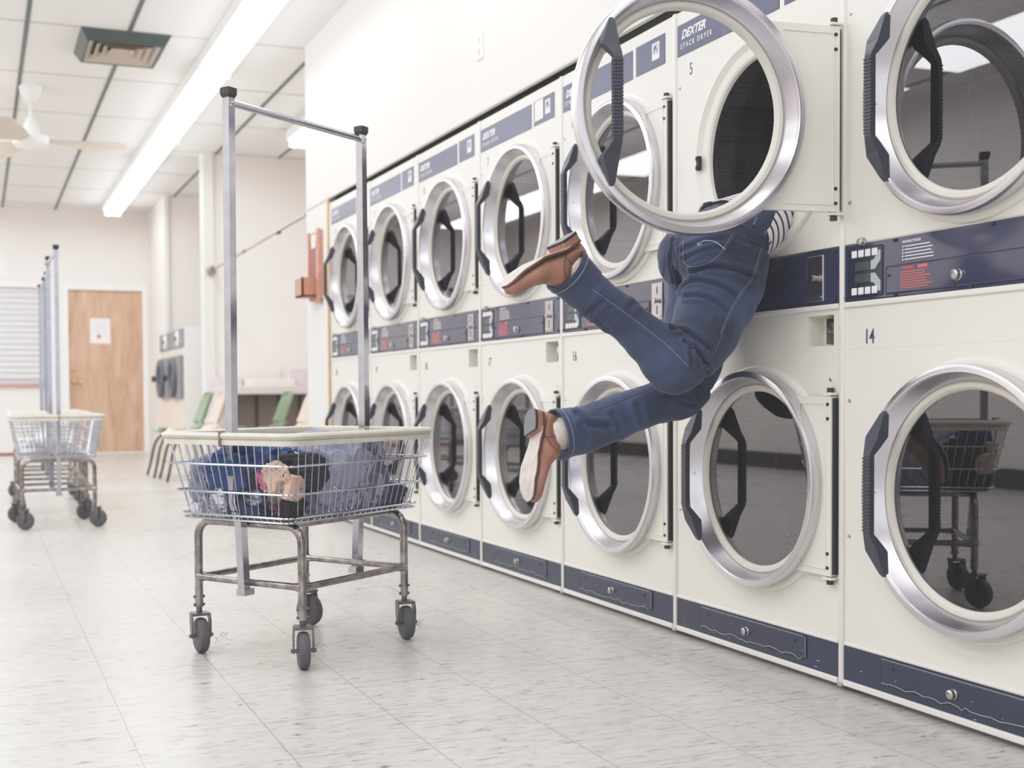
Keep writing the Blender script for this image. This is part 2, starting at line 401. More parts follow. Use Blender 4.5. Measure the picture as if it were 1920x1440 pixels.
# shutter window
sh = MB()
for i in range(16):
    z = .99 + i * .076
    sh.poly([(-1.22, YB + .06, z), (-1.22, YB + .035, z + .012), (-1.22, YB + .03, z + .04), (-1.22, YB + .05, z + .074), (-1.22, YB + .07, z + .074)], (2.05, 0, 0))
s_ = struct(sh, 'window_1', mat('shutter_slats', rgb(214, 213, 216), 0.45), 'closed white roller shutter window left of the birch door')
MB().box(-1.22, .83, YB + .02, YB + .06, .95, .992).build('shutter_bottom_bar', STEELT, s_)
MB().box(-1.25, .86, YB - .05, YB + .08, .90, .945, .004).build('window_sill', mat('sill_brown', rgb(188, 150, 140), .5), s_)
MB().box(.83, .87, YB - .01, YB + .07, .95, 2.25).box(-1.25, .87, YB - .01, YB + .07, 2.2, 2.25).build('window_frame', TRIMW, s_)
t = MB().box(0.05, .41, YB - .012, YB - .001, 2.31, 2.60, .002).build('wall_sign', PAPER)
tag(t, 'pale paper sign on the back wall above the roller shutter', 'sign')

# light fixtures
def fixture(x, y, label, L=2.36):
    f = empty('ceiling_light', (x, y, ZC))
    MB().box(-.13, .13, -L / 2, L / 2, -.085, 0, .006).build('housing', FIXT, f)
    for sx in (-.062, .062):
        MB().tube([(sx, -L / 2 + .02, -.125), (sx, L / 2 - .02, -.125)], .024, 12).build('tube', GLOWM, f, 40)
    for sy in (-1, 1): MB().box(-.1, .1, sy * (L / 2 - .01) - .008, sy * (L / 2 - .01) + .008, -.15, -.08).build('lamp_holder', FIXT, f)
    tag(f, label, 'ceiling light', 'bare fluorescent ceiling lights')
    return f
ys = [14.9, 12.5, 10.1, 7.7, 5.3]
labs = ['twin tube strip light at the far end of the visible row, nearest the back wall', 'twin tube strip light, second from the back wall in the ceiling row',
        'twin tube strip light in the ceiling row beside the ceiling fan', 'twin tube strip light in the ceiling row right of the green ceiling vent',
        'twin tube strip light of the ceiling row reflected in the dryer doors, nearest the camera']
for y, l in zip(ys, labs): fixture(1.665, y, l)
fixture(2.86, 9.95, 'twin tube strip light above the alcove behind the dryer wall')
def area(x, y, z, sx, sy, e, rot=(0, 0, 0), c=(1, .985, .96)):
    l = bpy.data.lights.new('lamp', 'AREA'); l.shape = 'RECTANGLE'; l.size = sx; l.size_y = sy; l.energy = e; l.color = c
    o = bpy.data.objects.new('tube_and_fill_lamp', l); o.location = (x, y, z); o.rotation_euler = rot; COL.objects.link(o); return o  # shared by the tube rows and the added fill lamps
LC = (.965, .985, 1.0)
for y in (14.5, 11, 7.5, 4.0, .5): area(1.62, y, ZC - .17, .3, 3.0, 15, c=LC)
for y, e_ in ((14, 52), (9.5, 46), (5, 38), (.5, 50)): area(-.3, y, ZC - .12, .7, 4.0, e_, c=LC)  # added ceiling fills, no fixture here, brightening the room and dryers
for y, e_ in ((14, 66), (9.5, 62), (5, 52), (.5, 52)): area(-2.3, y, ZC - .12, .7, 4.0, e_, c=LC)  # added fills farther left without fixtures, lighting dryer fronts more squarely
for y in (14.5, 11, 7.5, 4.0): area(1.62, y, ZC - .30, .3, 3.0, 5, (PI, 0, 0), LC)
for y in (13.5, 8.5, 3.5): area(-1.3, y, ZC - .55, 1.6, 4.5, 26, (PI, 0, 0), LC)  # added upward fills with no fixture, brightening ceiling and upper walls
area(2.86, 10.2, ZC - .17, .25, 2.4, 10, c=LC)

# ceiling vent
v = empty('ceiling_vent', (.985, 8.77, ZC)); tag(v, 'dark green square ceiling vent with beige louvres', 'ceiling vent')
def frustum(mb, a0, b0, z0, a1, b1, z1):
    mb.rings([[(-a0, -b0, z0), (a0, -b0, z0), (a0, b0, z0), (-a0, b0, z0)], [(-a1, -b1, z1), (a1, -b1, z1), (a1, b1, z1), (-a1, b1, z1)]], True, False)
m_ = MB(); frustum(m_, .30, .34, 0, .255, .29, -.075); frustum(m_, .255, .29, -.075, .235, .27, -.07); m_.build('frame', VENTG, v)
for i in range(4):
    a = .235 - i * .052; m_ = MB(); frustum(m_, a, a * 1.14, -.072 + i * .004, a - .045, (a - .045) * 1.14, -.03 + i * .004); m_.build('louvre', VENTB, v)
MB().box(-.05, .05, -.055, .055, -.04, -.034).build('centre_plate', VENTB, v)
MB().box(-.25, .25, -.29, .29, -.012, -.004).build('backing', SHADEBLK, v)

# ceiling fan
fn = empty('ceiling_fan', (.436, 10.2, ZC)); tag(fn, 'white three blade ceiling fan hanging near the vent', 'ceiling fan')
MB().lathe([(.09, 0), (.08, -.05), (.035, -.12), (.018, -.13)], (0, 0, 0), 'z', 32).build('canopy', FANW, fn, 40)
MB().tube([(0, 0, -.12), (0, 0, -.33)], .014, 12).build('downrod', FANW, fn, 40)
MB().lathe([(.0, -.25), (.03, -.25), (.06, -.33), (.07, -.385), (.135, -.395), (.14, -.455), (.12, -.475), (.05, -.49), (0, -.495)], (0, 0, 0), 'z', 40).build('motor', FANW, fn, 35)
for k, a0 in enumerate((-3, 122, 247)):
    a = math.radians(a0); bl = []
    for i in range(14):
        t = i / 13; r = .12 + t * .62; w = .035 + .05 * math.sin(min(1, t * 1.5) * PI / 2) * (1 - max(0, t - .85) * 4.5)
        pit = .10; dz = -.43 - .012 * math.sin(t * PI)
        ring = []
        for (cc, hh) in ((-1, -1), (1, 1)):
            ring += [(r, cc * w, dz + hh * pit * .5 * (w / .085) - .004), (r, cc * w, dz + hh * pit * .5 * (w / .085) + .004)]
        ring = [ring[0], ring[2], ring[3], ring[1]]
        bl.append([(p[0] * math.cos(a) - p[1] * math.sin(a), p[0] * math.sin(a) + p[1] * math.cos(a), p[2]) for p in ring])
    MB().rings(bl).build('blade', FANB, fn, 40)

# ------------------------------------------------------------------ dryers
N = 72
CY, CZL, CZU = .358, .5235, 1.463
XR = (0, -1, 0)     # reading direction on the machine fronts
def hole_panel(mb, y0, y1, z0, z1, cy, cz):
    """flat front sheet with a round opening and an embossed ring round it"""
    cor = [math.atan2(z - cz, y - cy) % (2 * PI) for y in (y0, y1) for z in (z0, z1)]
    angs = sorted([a for a in (2 * PI * k / N for k in range(N)) if min(abs(a - c) for c in cor) > .02] + cor)
    def rect(a):
        c, s = math.cos(a), math.sin(a); t = 9e9
        if c > 1e-9: t = min(t, (y1 - cy) / c)
        if c < -1e-9: t = min(t, (y0 - cy) / c)
        if s > 1e-9: t = min(t, (z1 - cz) / s)
        if s < -1e-9: t = min(t, (z0 - cz) / s)
        return (0, cy + c * t, cz + s * t)
    rings = [[rect(a) for a in angs]]
    for r, x in ((.322, 0), (.3195, -.007), (.314, -.011), (.300, -.012), (.294, -.006), (.285, .001), (.262, .003), (.256, .008), (.254, .018), (.300, .020)):
        rings.append([(x, cy + math.cos(a) * r, cz + math.sin(a) * r) for a in angs])
    mb.rings(rings, True, False)
def make_door(parent, cz, arm=.338, hinge=(0, .02), phi=0.0, glass=GLASS):
    def R_(prof): return [(r, x) for r, x in prof]
    o = MB().lathe(R_([(.258, .006), (.290, -.002), (.297, -.010), (.3035, -.014), (.3055, -.020), (.3055, -.046), (.3035, -.0515), (.300, -.053), (.2875, -.0535), (.2855, -.0515), (.2835, -.047), (.268, -.010), (.2655, -.006), (.258, .006)]), (0, arm, 0), 'x', N).build('door', STEEL, parent, 30)
    o.location = (hinge[0], hinge[1], cz); o.rotation_euler = (0, 0, phi)
    MB().lathe([(.2675, -.004), (.2665, -.009), (.263, -.012), (.254, -.012), (.2485, -.007), (.2465, .002)], (0, arm, 0), 'x', N).build('gasket', GASKET, o, 40)
    gm = MB(); gm.lathe([(.0, 0), (.25, 0)], (0, arm, 0), 'x', N); gm.build('glass', glass, o)
    # hinge plate
    pts = []; h = .233; a0 = math.asin(h / .289)
    for i in range(15):
        a = PI - a0 + 2 * a0 * i / 14
        pts.append((-.004, arm + .289 * math.cos(a), .289 * math.sin(a)))
    pts = [(-.004, 0, h)] + pts + [(-.004, 0, -h)]
    hp = MB().poly(pts, (-.016, 0, 0))
    for (za, zb, ya, yb) in ((.213, .217, .02, .16), (-.217, -.213, .02, .16)): hp.box(-.0225, -.019, ya, yb, za, zb, .001)
    hp.box(-.0225, -.019, .018, .022, -.215, .215, .001)
    hp.build('hinge_plate', CREAM, o)
    MB().box(-.016, .002, -.006, -.001, -.228, .228).build('hinge', BLACK, o)
    for s in (-1, 1): MB().box(-.026, .0, -.008, .028, s * .239 - .003, s * .239 + .003, .001).build('hinge_bracket', CREAM2, o)
    for s in (-1, 1): MB().lathe([(.0, -.006), (.009, -.006), (.009, .006), (0, .006)], (-.012, .012, s * .249), 'z', 14).build('hinge_pin', BLACK, o, 40)
    for z in (-.212, -.175, .175, .212): MB().lathe([(0, -.0235), (.004, -.0235), (.005, -.02)], (0, .012, z), 'x', 10).build('hinge_screw', BLACK, o)
    MB().lathe([(0, -.006), (.006, -.0045), (.008, 0)], (-.030, arm + .283, .0), 'x', 12).build('door_screw', SCREW, o, 40)
    # handle
    st = []
    half = ((.198, .222, .214, -.058, -.048), (.190, .226, .211, -.064, -.048), (.137, .250, .209, -.084, -.052), (.130, .249, .209, -.086, -.058), (.104, .235, .209, -.102, -.082), (.094, .232, .210, -.106, -.092))
    for z, yl, yr, xf, xb in [(-h_[0],) + h_[1:] for h_ in half] + list(reversed(half)):
        st.append([(xf, arm + yl, z), (xf, arm + yr, z), (xb, arm + yr, z), (xb, arm + yl, z)])
    hd = MB().rings(st)
    k = 22
    for i in range(k):
        z = -.090 + .180 * (i + .5) / k
        hd.box(-.1085, -.093, arm + .2085, arm + .2335, z - .0028, z + .0028, .0008)
    hd.build('handle', HANDLE, o)
    return o
def screw_at(nm, m, par, x, y, z, r=.006): return MB().lathe([(0, x - .004), (r * .7, x - .003), (r, x)], (0, y, z), 'x', 10).build(nm, m, par)
def lockbody(name, y, z, parent, r=.011, x=-.003):
    o = MB().lathe([(0, x - .012), (r * .55, x - .012), (r * .6, x - .0145), (r * .95, x - .0125), (r, x - .004), (r * 1.15, x - .002), (r * 1.15, x + .003)], (0, y, z), 'x', 24).build(name, SCREW, parent, 35)
    return o
def make_dryer(k, nums, open_door=False, sticker=False, first=None):
    yn = Y0 + W * k
    root = empty('stack_dryer', (D, yn, 0))
    e = .011
    # cabinet shell
    c = MB().box(.012, .95, e, e + .004, .02, 1.955).box(.012, .95, W - e - .004, W - e, .02, 1.955).box(.012, .95, e, W - e, 1.951, 1.955).box(.945, .95, e, W - e, .02, 1.95)
    c.box(.012, .95, e, W - e, .979, .995).box(.05, .94, .03, W - .03, .03, .034)
    c.box(.04, .06, .05, W - .05, 0, .034)
    c.build('cabinet', CREAM, root)
    p = MB(); hole_panel(p, e, W - e, 1.137, 1.955, CY, CZU); p.build('front_panel', CREAM, root, 24)
    p = MB(); hole_panel(p, e, W - e, .128, .875, CY, CZL)
    yc0, yc1, zc0, zc1 = .034, .142, .888, .968
    for (a, b, cc, dd) in ((e, yc0, .8752, .981), (yc1, W - e, .8752, .981), (yc0, yc1, .8752, zc0), (yc0, yc1, zc1, .981)):
        vs = [p.bm.verts.new(q) for q in ((0, a, cc), (0, b, cc), (0, b, dd), (0, a, dd))]; p.bm.faces.new(vs)
    p.build('front_panel', CREAM, root, 24)
    # coin return: a recess with a polished cup on its near side
    cr = MB().rings([[(0, yc0, zc0), (0, yc1, zc0), (0, yc1, zc1), (0, yc0, zc1)], [(.05, yc0, zc0 + .004), (.05, yc1 - .004, zc0 + .004), (.05, yc1 - .004, zc1 - .004), (.05, yc0, zc1 - .004)]], True, False)
    vs = [cr.bm.verts.new(q) for q in ((.05, yc0, zc0 + .004), (.05, yc1 - .004, zc0 + .004), (.05, yc1 - .004, zc1 - .004), (.05, yc0, zc1 - .004))]; cr.bm.faces.new(vs)
    cr = cr.build('coin_return', CREAM, root)
    MB().box(.028, .049, yc0 + .001, yc0 + .066, zc0 + .006, zc1 - .006, .003).build('coin_cup', mat('tarnished_cup', rgb(120, 116, 112), .25, metal=.9) if 'tarnished_cup' not in MATS else MATS['tarnished_cup'], cr)
    MB().lathe([(0, .012), (.012, .014), (.016, .028)], (0, yc0 + .034, (zc0 + zc1) / 2 + .006), 'x', 18).build('coin_knob', SCREW, cr, 35)
    # drums
    for cz in (CZL, CZU):
        dm = MB().lathe([(.2555, .022), (.262, .040), (.335, .045), (.335, .30), (.329, .305), (.329, .325), (.335, .33), (.335, .80), (.0, .80)], (0, CY, cz), 'x', N)
        for j in range(3):
            a = 2 * PI * j / 3 + .5
            ca, sa = math.cos(a), math.sin(a)
            def q(r, t, x): return (x, CY + ca * r - sa * t, cz + sa * r + ca * t)
            dm.rings([[q(.335, -.03, .12), q(.335, .03, .12), q(.27, 0, .12)], [q(.335, -.03, .78), q(.335, .03, .78), q(.27, 0, .78)]])
        dm.build('drum', DRUM, root, 30)
    # control band
    cb = MB().box(-.003, .012, e, W - e, .997, 1.137, .001).build('control_panel', NAVY, root)
    MB().box(-.0065, -.002, .15, .630, 1.003, 1.071, .004).build('access_cover', NAVY, cb)
    MB().box(-.0052, -.002, .642, .768, 1.004, 1.127, .003).build('keypad_plate', DARKBOARD, cb)
    for zz in (1.112, 1.019):
        for i in range(4):
            y = .752 - i * .0245
            MB().box(-.0075, -.005, y - .019, y, zz - .009, zz + .009, .002).build('key', WHITEP, cb)
    for zz in (1.080, 1.050):
        MB().box(-.0068, -.005, .686, .740, zz - .011, zz + .011, .001).build('display', LCD, cb)
    for s in (1, -1):
        MB().poly([(-.0058, y, 1.065 + s * dz) for y, dz in ((.684, .004), (.684, .026), (.672, .029), (.656, .050), (.649, .050), (.649, .026), (.668, .005))], (.001, 0, 0)).build('display_arrow', GREYP, cb)
    text_mesh('INSTRUCTIONS', .0085, WHITEP, 'instruction_text', cb, (-.0035, .575, 1.121), XR, (0, 0, 1), bold=.0002)
    il = MB()
    rnd = random.Random(3)
    for i in range(5):
        z = 1.113 - i * .0078; il.box(-.0040, -.0034, .577, .573, z - .002, z + .002); il.box(-.0040, -.0034, .569 - (.075 + .03 * rnd.random()), .569, z - .0011, z + .0011)
    il.build('instruction_lines', WHITEP, cb)
    text_mesh('WARNING', .0085, REDP, 'warning_text', cb, (-.0075, .572, 1.0585), XR, (0, 0, 1), bold=.0003)
    wl_ = MB()
    for i in range(7):
        z = 1.052 - i * .0062; wl_.box(-.0077, -.0068, .578 - (.08 + .02 * rnd.random()), .578, z - .0012, z + .0012)
    wl_.box(-.0077, -.0068, .49, .522, 1.058, 1.065)
    wl_.build('warning_lines', REDP, cb)
    lockbody('lock', .398, 1.030, cb, .012, -.0065); lockbody('lock', .716, 1.141, cb, .010, -.002)
    for y, z in ((.025, 1.128), (.025, 1.006), (.30, 1.13), (.60, 1.131), (.60, 1.0), (.36, 1.0), (W - .02, 1.006), (.165, 1.045), (.618, 1.048)): screw_at('panel_screw', BLACK, cb, -.006, y, z, .0045)
    cs = MB().box(-.0075, -.002, .068, .135, 1.004, 1.126, .003).build('coin_slot', mat('coin_steel', rgb(176, 172, 176), .22, metal=.95, var=.1, vscale=30) if 'coin_steel' not in MATS else MATS['coin_steel'], root)
    MB().lathe([(0, -.024), (.007, -.024), (.009, -.018), (.006, -.0075)], (0, .095, 1.066), 'x', 18).build('coin_button', SCREW, cs, 35)
    for za, zb in ((1.088, 1.112), (1.022, 1.05)): MB().box(-.0085, -.007, .098, .101, za, zb).build('slot', BLACK, cs)
    MB().box(-.011, -.007, .072, .128, 1.013, 1.019, .001).build('coin_lip', SCREW, cs)
    # rails
    for bx in ((-.007, .012, .981, .995), (-.005, .012, .118, .128), (-.008, .03, .014, .030)):
        MB().box(bx[0], bx[1], e, W - e, bx[2], bx[3], .003).build('rail', CREAM2, root)
    MB().box(-.003, .012, e, W - e, 1.137, 1.141).build('band_edge', SCREW, root)
    # kick panel
    kp = MB().box(-.002, .012, e, W - e, .030, .118).build('kick_panel', NAVY2, root)
    MB().box(-.006, -.001, .14, .645, .050, .112, .004).build('access_cover', NAVY2, kp)
    sc_ = MB(); rn = random.Random(11 + k)
    pts = []
    y = .64
    while y > .15:
        pts.append((-.0066, y, .052 + rn.uniform(-.005, .004))); y -= rn.uniform(.008, .03)
    sc_.tube(pts, .0009, 4); sc_.box(-.0068, -.0055, .15, .64, .1115, .1125); sc_.box(-.0068, -.0055, .1395, .1405, .055, .11)
    for i in range(8):
        yy, zz = rn.uniform(.02, .75), rn.uniform(.035, .1); sc_.box(-.0069, -.0058 if .15 < yy < .64 else -.0018, yy, yy + rn.uniform(.002, .01), zz, zz + .0012)
    sc_.build('scratches', GREYP, kp)
    lockbody('lock', .405, .078, kp, .011, -.006)
    for y in (.185, .60): screw_at('panel_screw', BLACK, kp, -.006, y, .094, .0045)
    MB().box(.05, .06, .012, W - .012, 0, .03).build('toe_shade_strip', SHADEBLK, root)  # black strip standing in for the shade under the cabinet
    # brand strip
    bp_ = MB().box(-.0022, .001, .262, .777, 1.818, 1.915, .001).build('brand_panel', NAVYL, root)
    text_mesh('DEXTER', .036, WHITEP, 'lettering', bp_, (-.0022, .752, 1.868), XR, (0, 0, 1), shear=.35, bold=.0012, xs=1.0)
    text_mesh('STACK DRYER', .022, WHITEP, 'lettering', bp_, (-.0022, .757, 1.838), XR, (0, 0, 1), space=1.55, bold=.0003, xs=.85)
    bd = MB().box(-.0022, .001, .058, .240, 1.820, 1.917, .001).build('badge_panel', NAVYL, root)
    MB().box(-.003, -.002, .090, .135, 1.845, 1.900, .001).build('badge', WHITEP, bd)
    b2 = MB().box(-.0036, -.003, .096, .129, 1.864, 1.896)
    b2.build('badge_picture', GREYP, bd)
    MB().poly([(-.0038, .124, 1.866), (-.0038, .122, 1.884), (-.0038, .112, 1.892), (-.0038, .106, 1.880), (-.0038, .099, 1.866), (-.0038, .108, 1.876), (-.0038, .113, 1.882)], (.0003, 0, 0)).build('badge_figure', NUMP, bd)
    if sticker: MB().box(-.004, -.003, .150, .225, 1.835, 1.912, .001).build('blank_sticker', CREAM2, bd)
    # divider strip on the far side
    MB().box(-.007, .02, W - .011, W + .007, .014, 1.957, .004).build('divider_strip', CREAM2, root, 40)
    MB().box(-.010, .02, W - .010, W + .007, .010, .022, .002).build('strip_foot', STEELT, root)
    for z in (1.72, 1.245, .745, .40): screw_at('front_screw', SCREW, root, 0, W - .028, z, .006)
    for z in (1.215, .80): screw_at('front_screw', SCREW, root, 0, .045, z, .0065)
    text_mesh(nums[0], .052, NUMP, 'machine_number', root, (0, .712, 1.748), XR, (0, 0, 1), xs=.8)
    text_mesh(nums[1], .052, NUMP, 'machine_number', root, (0, .712, .888), XR, (0, 0, 1), xs=.72, bold=.0006)
    if open_door: make_door(root, 1.457, .42, (-.0175, .009), math.radians(84), GLASSC)
    else: make_door(root, CZU)
    make_door(root, CZL)
    return root
GRP = 'cream stacked tumble dryers along the right wall'
dl = {-1: ('cream stack dryer numbered 14, nearest the camera at the right edge', ('4', '14')),
      0: ('cream stack dryer whose upper door hangs open with a person diving in', ('5', '15')),
      1: ('cream stack dryer numbered 16, directly behind the raised legs', ('6', '16')),
      2: ('cream stack dryer numbered 17 with a blank cream sticker beside its badge', ('7', '17')),
      3: ('cream stack dryer numbered 18, right of the basket rim of the laundry cart', ('8', '18')),
      4: ('cream stack dryer crossed by the right pole of the laundry cart', ('9', '19')),
      5: ('cream stack dryer at the far end of the row next to the wood trim', ('10', '20'))}
for k, (lab, nums) in dl.items():
    r = make_dryer(k, nums, k == 0, k == 2); tag(r, lab, 'dryer', GRP)
lt = bpy.data.objects
# door latch catch on the opened dryer
root5 = [o for o in bpy.data.objects if o.name.startswith('stack_dryer') and o.parent is None and 'hangs open' in o['label']][0]
MB().box(-.020, -.006, .633, .647, CZU - .022, CZU + .022, .003).box(-.024, -.018, .636, .644, CZU - .02, CZU - .008, .001).box(-.024, -.018, .636, .644, CZU + .008, CZU + .02, .001).build('door_catch', BLACK, root5)
# outlet above the dryers
o_ = empty('wall_outlet', (XW, 5.21, 2.38)); tag(o_, 'small white outlet plate on the wall above the dryers', 'outlet')
MB().box(-.008, 0, -.036, .036, -.06, .06, .003).build('cover_plate', TRIMW, o_)
MB().box(-.0095, -.007, -.012, .012, .012, .042, .002).build('socket', GREYP, o_); MB().box(-.0095, -.007, -.012, .012, -.042, -.012, .002).build('socket', GREYP, o_)

# ------------------------------------------------------------------ laundry cart
def rounded_rect(hx, hy, z, r, n=5):
    out = []
    for cx, cy, a0 in ((hx - r, hy - r, 0), (-hx + r, hy - r, 90), (-hx + r, -hy + r, 180), (hx - r, -hy + r, 270)):
        for i in range(n + 1):
            a = math.radians(a0 + 90 * i / n); out.append((cx + r * math.cos(a), cy + r * math.sin(a), z))
    return out
def make_cart(label, loc, ang, caster_dirs, full=True):
    root = empty('laundry_cart', loc, ang)
    RX, RY, BX, BY, ZR, ZB = .346, .248, .302, .205, .657, .412
    def lerp(z): t = (z - ZB) / (ZR - ZB); return BX + (RX - BX) * t, BY + (RY - BY) * t
    # basket
    mb = MB()
    rings = [(.572, .0032), (.492, .0032), (.425, .0032), (ZB, .0026)]
    for z, r in rings:
        hx, hy = lerp(z); pts = rounded_rect(hx + .008, hy + .008, z, .03); pts.append(pts[0]); mb.tube(pts, r, 6, False)
    nx, ny = (21, 15)
    for i in range(nx):
        f = -1 + 2 * (i + .5) / nx
        for s in (-1, 1):
            mb.tube([(f * (RX - .02), s * (RY + .004), ZR - .012), (f * (BX - .02), s * (BY + .004), ZB + .014), (f * (BX - .02), s * (BY - .008), ZB)], .0017, 5, False)
        mb.tube([(f * (BX - .02), -BY, ZB), (f * (BX - .02), BY, ZB)], .0017, 5, False)
    for i in range(ny):
        f = -1 + 2 * (i + .5) / ny
        for s in (-1, 1):
            mb.tube([(s * (RX + .004), f * (RY - .02), ZR - .012), (s * (BX + .004), f * (BY - .02), ZB + .014), (s * (BX - .008), f * (BY - .02), ZB)], .0017, 5, False)
        mb.tube([(-BX, f * (BY - .02), ZB), (BX, f * (BY - .02), ZB)], .0017, 5, False)
    mb.build('wire_basket', CHROME, root, 50)
    # vinyl rim
    rm = MB(); prof = [(.004, .000), (.011, .003), (.0145, .010), (.0115, .016), (.004, .019), (-.004, .016), (-.006, .010), (-.004, -.002), (-.002, -.015), (.0065, -.0165), (.0075, -.004)]
    base = rounded_rect(RX, RY, 0, .035, 6); cen = [Vector((0, 0, 0))]
    rr = []
    nb = len(base)
    for i in range(nb):
        p = Vector(base[i]); a = Vector(base[i - 1]); b = Vector(base[(i + 1) % nb]); t = (b - a).normalized(); nrm = Vector((t.y, -t.x, 0))
        rr.append([(p + nrm * o + Vector((0, 0, ZR - .012 + h)))[:] for o, h in prof])
    rr.append(rr[0]); rm.rings(rr, True, False)
    rim = rm.build('vinyl_rim', RIMM, root, 50)
    MB().box(-RX - .0165, -RX + .008, -.002, .002, ZR - .032, ZR + .011).build('rim_joint', BROWNPANEL, rim)
    # stand
    lx, ly = .245, .203; zt = .397
    for s in (-1, 1):
        pts = [(s * lx, -ly, .135), (s * lx, -ly, zt - .05)]
        for i in range(1, 6):
            a = math.radians(90 * i / 6); pts.append((s * lx, -ly + .05 * (1 - math.cos(a)), zt - .05 + .05 * math.sin(a)))
        pts.append((s * lx, -ly + .05, zt))
        m2 = [(x, -y, z) for x, y, z in reversed(pts)]
        MB().tube(pts + m2, .0125, 14).build('leg_frame', OLDCHROME, root, 50)
    for s in (-1, 1):
        MB().tube([(-lx, s * (ly - .055), zt + .001), (lx, s * (ly - .055), zt + .001)], .0105, 10).build('basket_rail', OLDCHROME, root, 50)
        MB().tube([(-lx, s * ly, .226), (-lx + .035, s * ly, .226), (lx - .035, s * ly, .226), (lx, s * ly, .226)], [.016, .0105, .0105, .016], 12).build('stretcher', OLDCHROME, root, 50)
        MB().box(*sorted((s * .238, s * .281)), -.0165, .0165, .190, .210, .002).build('pole_bracket', CHROME, root)
        MB().tube([(s * lx, -ly, .226), (s * lx, -ly + .03, .226), (s * lx, ly - .03, .226), (s * lx, ly, .226)], [.016, .0105, .0105, .016], 12).build('stretcher', OLDCHROME, root, 50)
    # poles
    for s in (-1, 1):
        def P_(o, z): return [(s * o - .0125, -.0125, z), (s * o + .0125, -.0125, z), (s * o + .0125, .0125, z), (s * o - .0125, .0125, z)]
        pr_ = MB().rings([P_(.264, .195), P_(.276, .40), P_(.298, .46), P_(.309, .66), P_(.306, 1.615)]).build('pole', CHROME, root)
        MB().rings([[(x * 1, y * 1.0, z) for x, y, z in P_(.306, 1.612)], [(s * .306 + (x - s * .306) * 1.35, y * 1.35, z) for x, y, z in P_(.306, 1.622)], [(s * .306 + (x - s * .306) * 1.35, y * 1.35, z) for x, y, z in P_(.306, 1.640)]]).build('pole_cap', BLACK, pr_)
        for z in (1.598, 1.588): MB().lathe([(0, -.0165), (.004, -.0155), (.0055, -.012)], (s * .306 + (.004 if z > 1.59 else -.003), 0, z), 'y', 10).build('bolt', SCREW, pr_)
    MB().tube([(-.30, 0, 1.600), (.30, 0, 1.600)], .0105, 14).build('hanging_rail', CHROME, root, 50)
    # casters
    i = 0
    for sx in (-1, 1):
        for sy in (-1, 1):
            a = caster_dirs[i]; i += 1
            ca, sa = math.cos(a), math.sin(a)
            cx, cy = sx * lx, sy * ly
            def T(x, y, z): return (cx + ca * x - sa * y, cy + sa * x + ca * y, z)
            wx = -.018
            f = MB()
            f.tube([T(0, 0, .118), T(0, 0, .150)], .009, 10)
            f.rings([[T(px - .012, py, z) for px, py in ((-.022, -.024), (.026, -.024), (.026, .024), (-.022, .024))] for z in (.112, .120)])
            for s in (-1, 1):
                f.rings([[T(px, s * (.024 + oy), .118) for px, oy in ((-.024, 0), (.008, 0), (.008, .004), (-.024, .004))],
                         [T(px, s * (.026 + oy), .09) for px, oy in ((-.028, 0), (0, 0), (0, .004), (-.028, .004))],
                         [T(px, s * (.026 + oy), .045) for px, oy in ((wx - .008, 0), (wx + .008, 0), (wx + .008, .004), (wx - .008, .004))]])
            f.tube([T(wx, -.036, .052), T(wx, .036, .052)], .0055, 8)
            cst = f.build('caster', CASTER, root, 40)
            prof = [(.028, -.015), (.044, -.0155), (.050, -.012), (.0525, -.004), (.0525, .004), (.050, .012), (.044, .0155), (.028, .015)]
            wv = []
            for r, h in prof: wv.append([T(wx + r * math.cos(2 * PI * j / 28), h, .0525 + r * math.sin(2 * PI * j / 28)) for j in range(28)])
            MB().rings(wv, True, True).build('wheel', TYRE, cst, 35)
            for z in (.142, .166): MB().tube([T(0, -.017, z), T(0, .017, z)], .0045, 6).build('bolt', CASTER, cst)
    tag(root, label, 'laundry cart', 'chrome laundry carts with hanging rails')
    return root
CA = math.radians(35); CC = (.93, 3.615)
# casters turned roughly toward the camera
make_cart('chrome wire laundry cart full of clothes in the foreground', (CC[0], CC[1], 0), CA,
          [math.radians(55 - 8), math.radians(55 + 6), math.radians(55), math.radians(55 + 30)])
# order is (-,-) (-,+) (+,-) (+,+)
rc = random.Random(2)
for (x, y, a, l) in ((.432, 7.62, 91, 'empty wire laundry cart in the background, first of the row of carts'),
                     (.455, 8.60, 88, 'empty wire laundry cart standing directly behind the first background cart'),
                     (.47, 9.62, 90, 'empty wire laundry cart at the back of the row before the birch door')):
    make_cart(l, (x, y, 0), math.radians(a), [rc.uniform(-1.2, 1.2) for _ in range(4)])

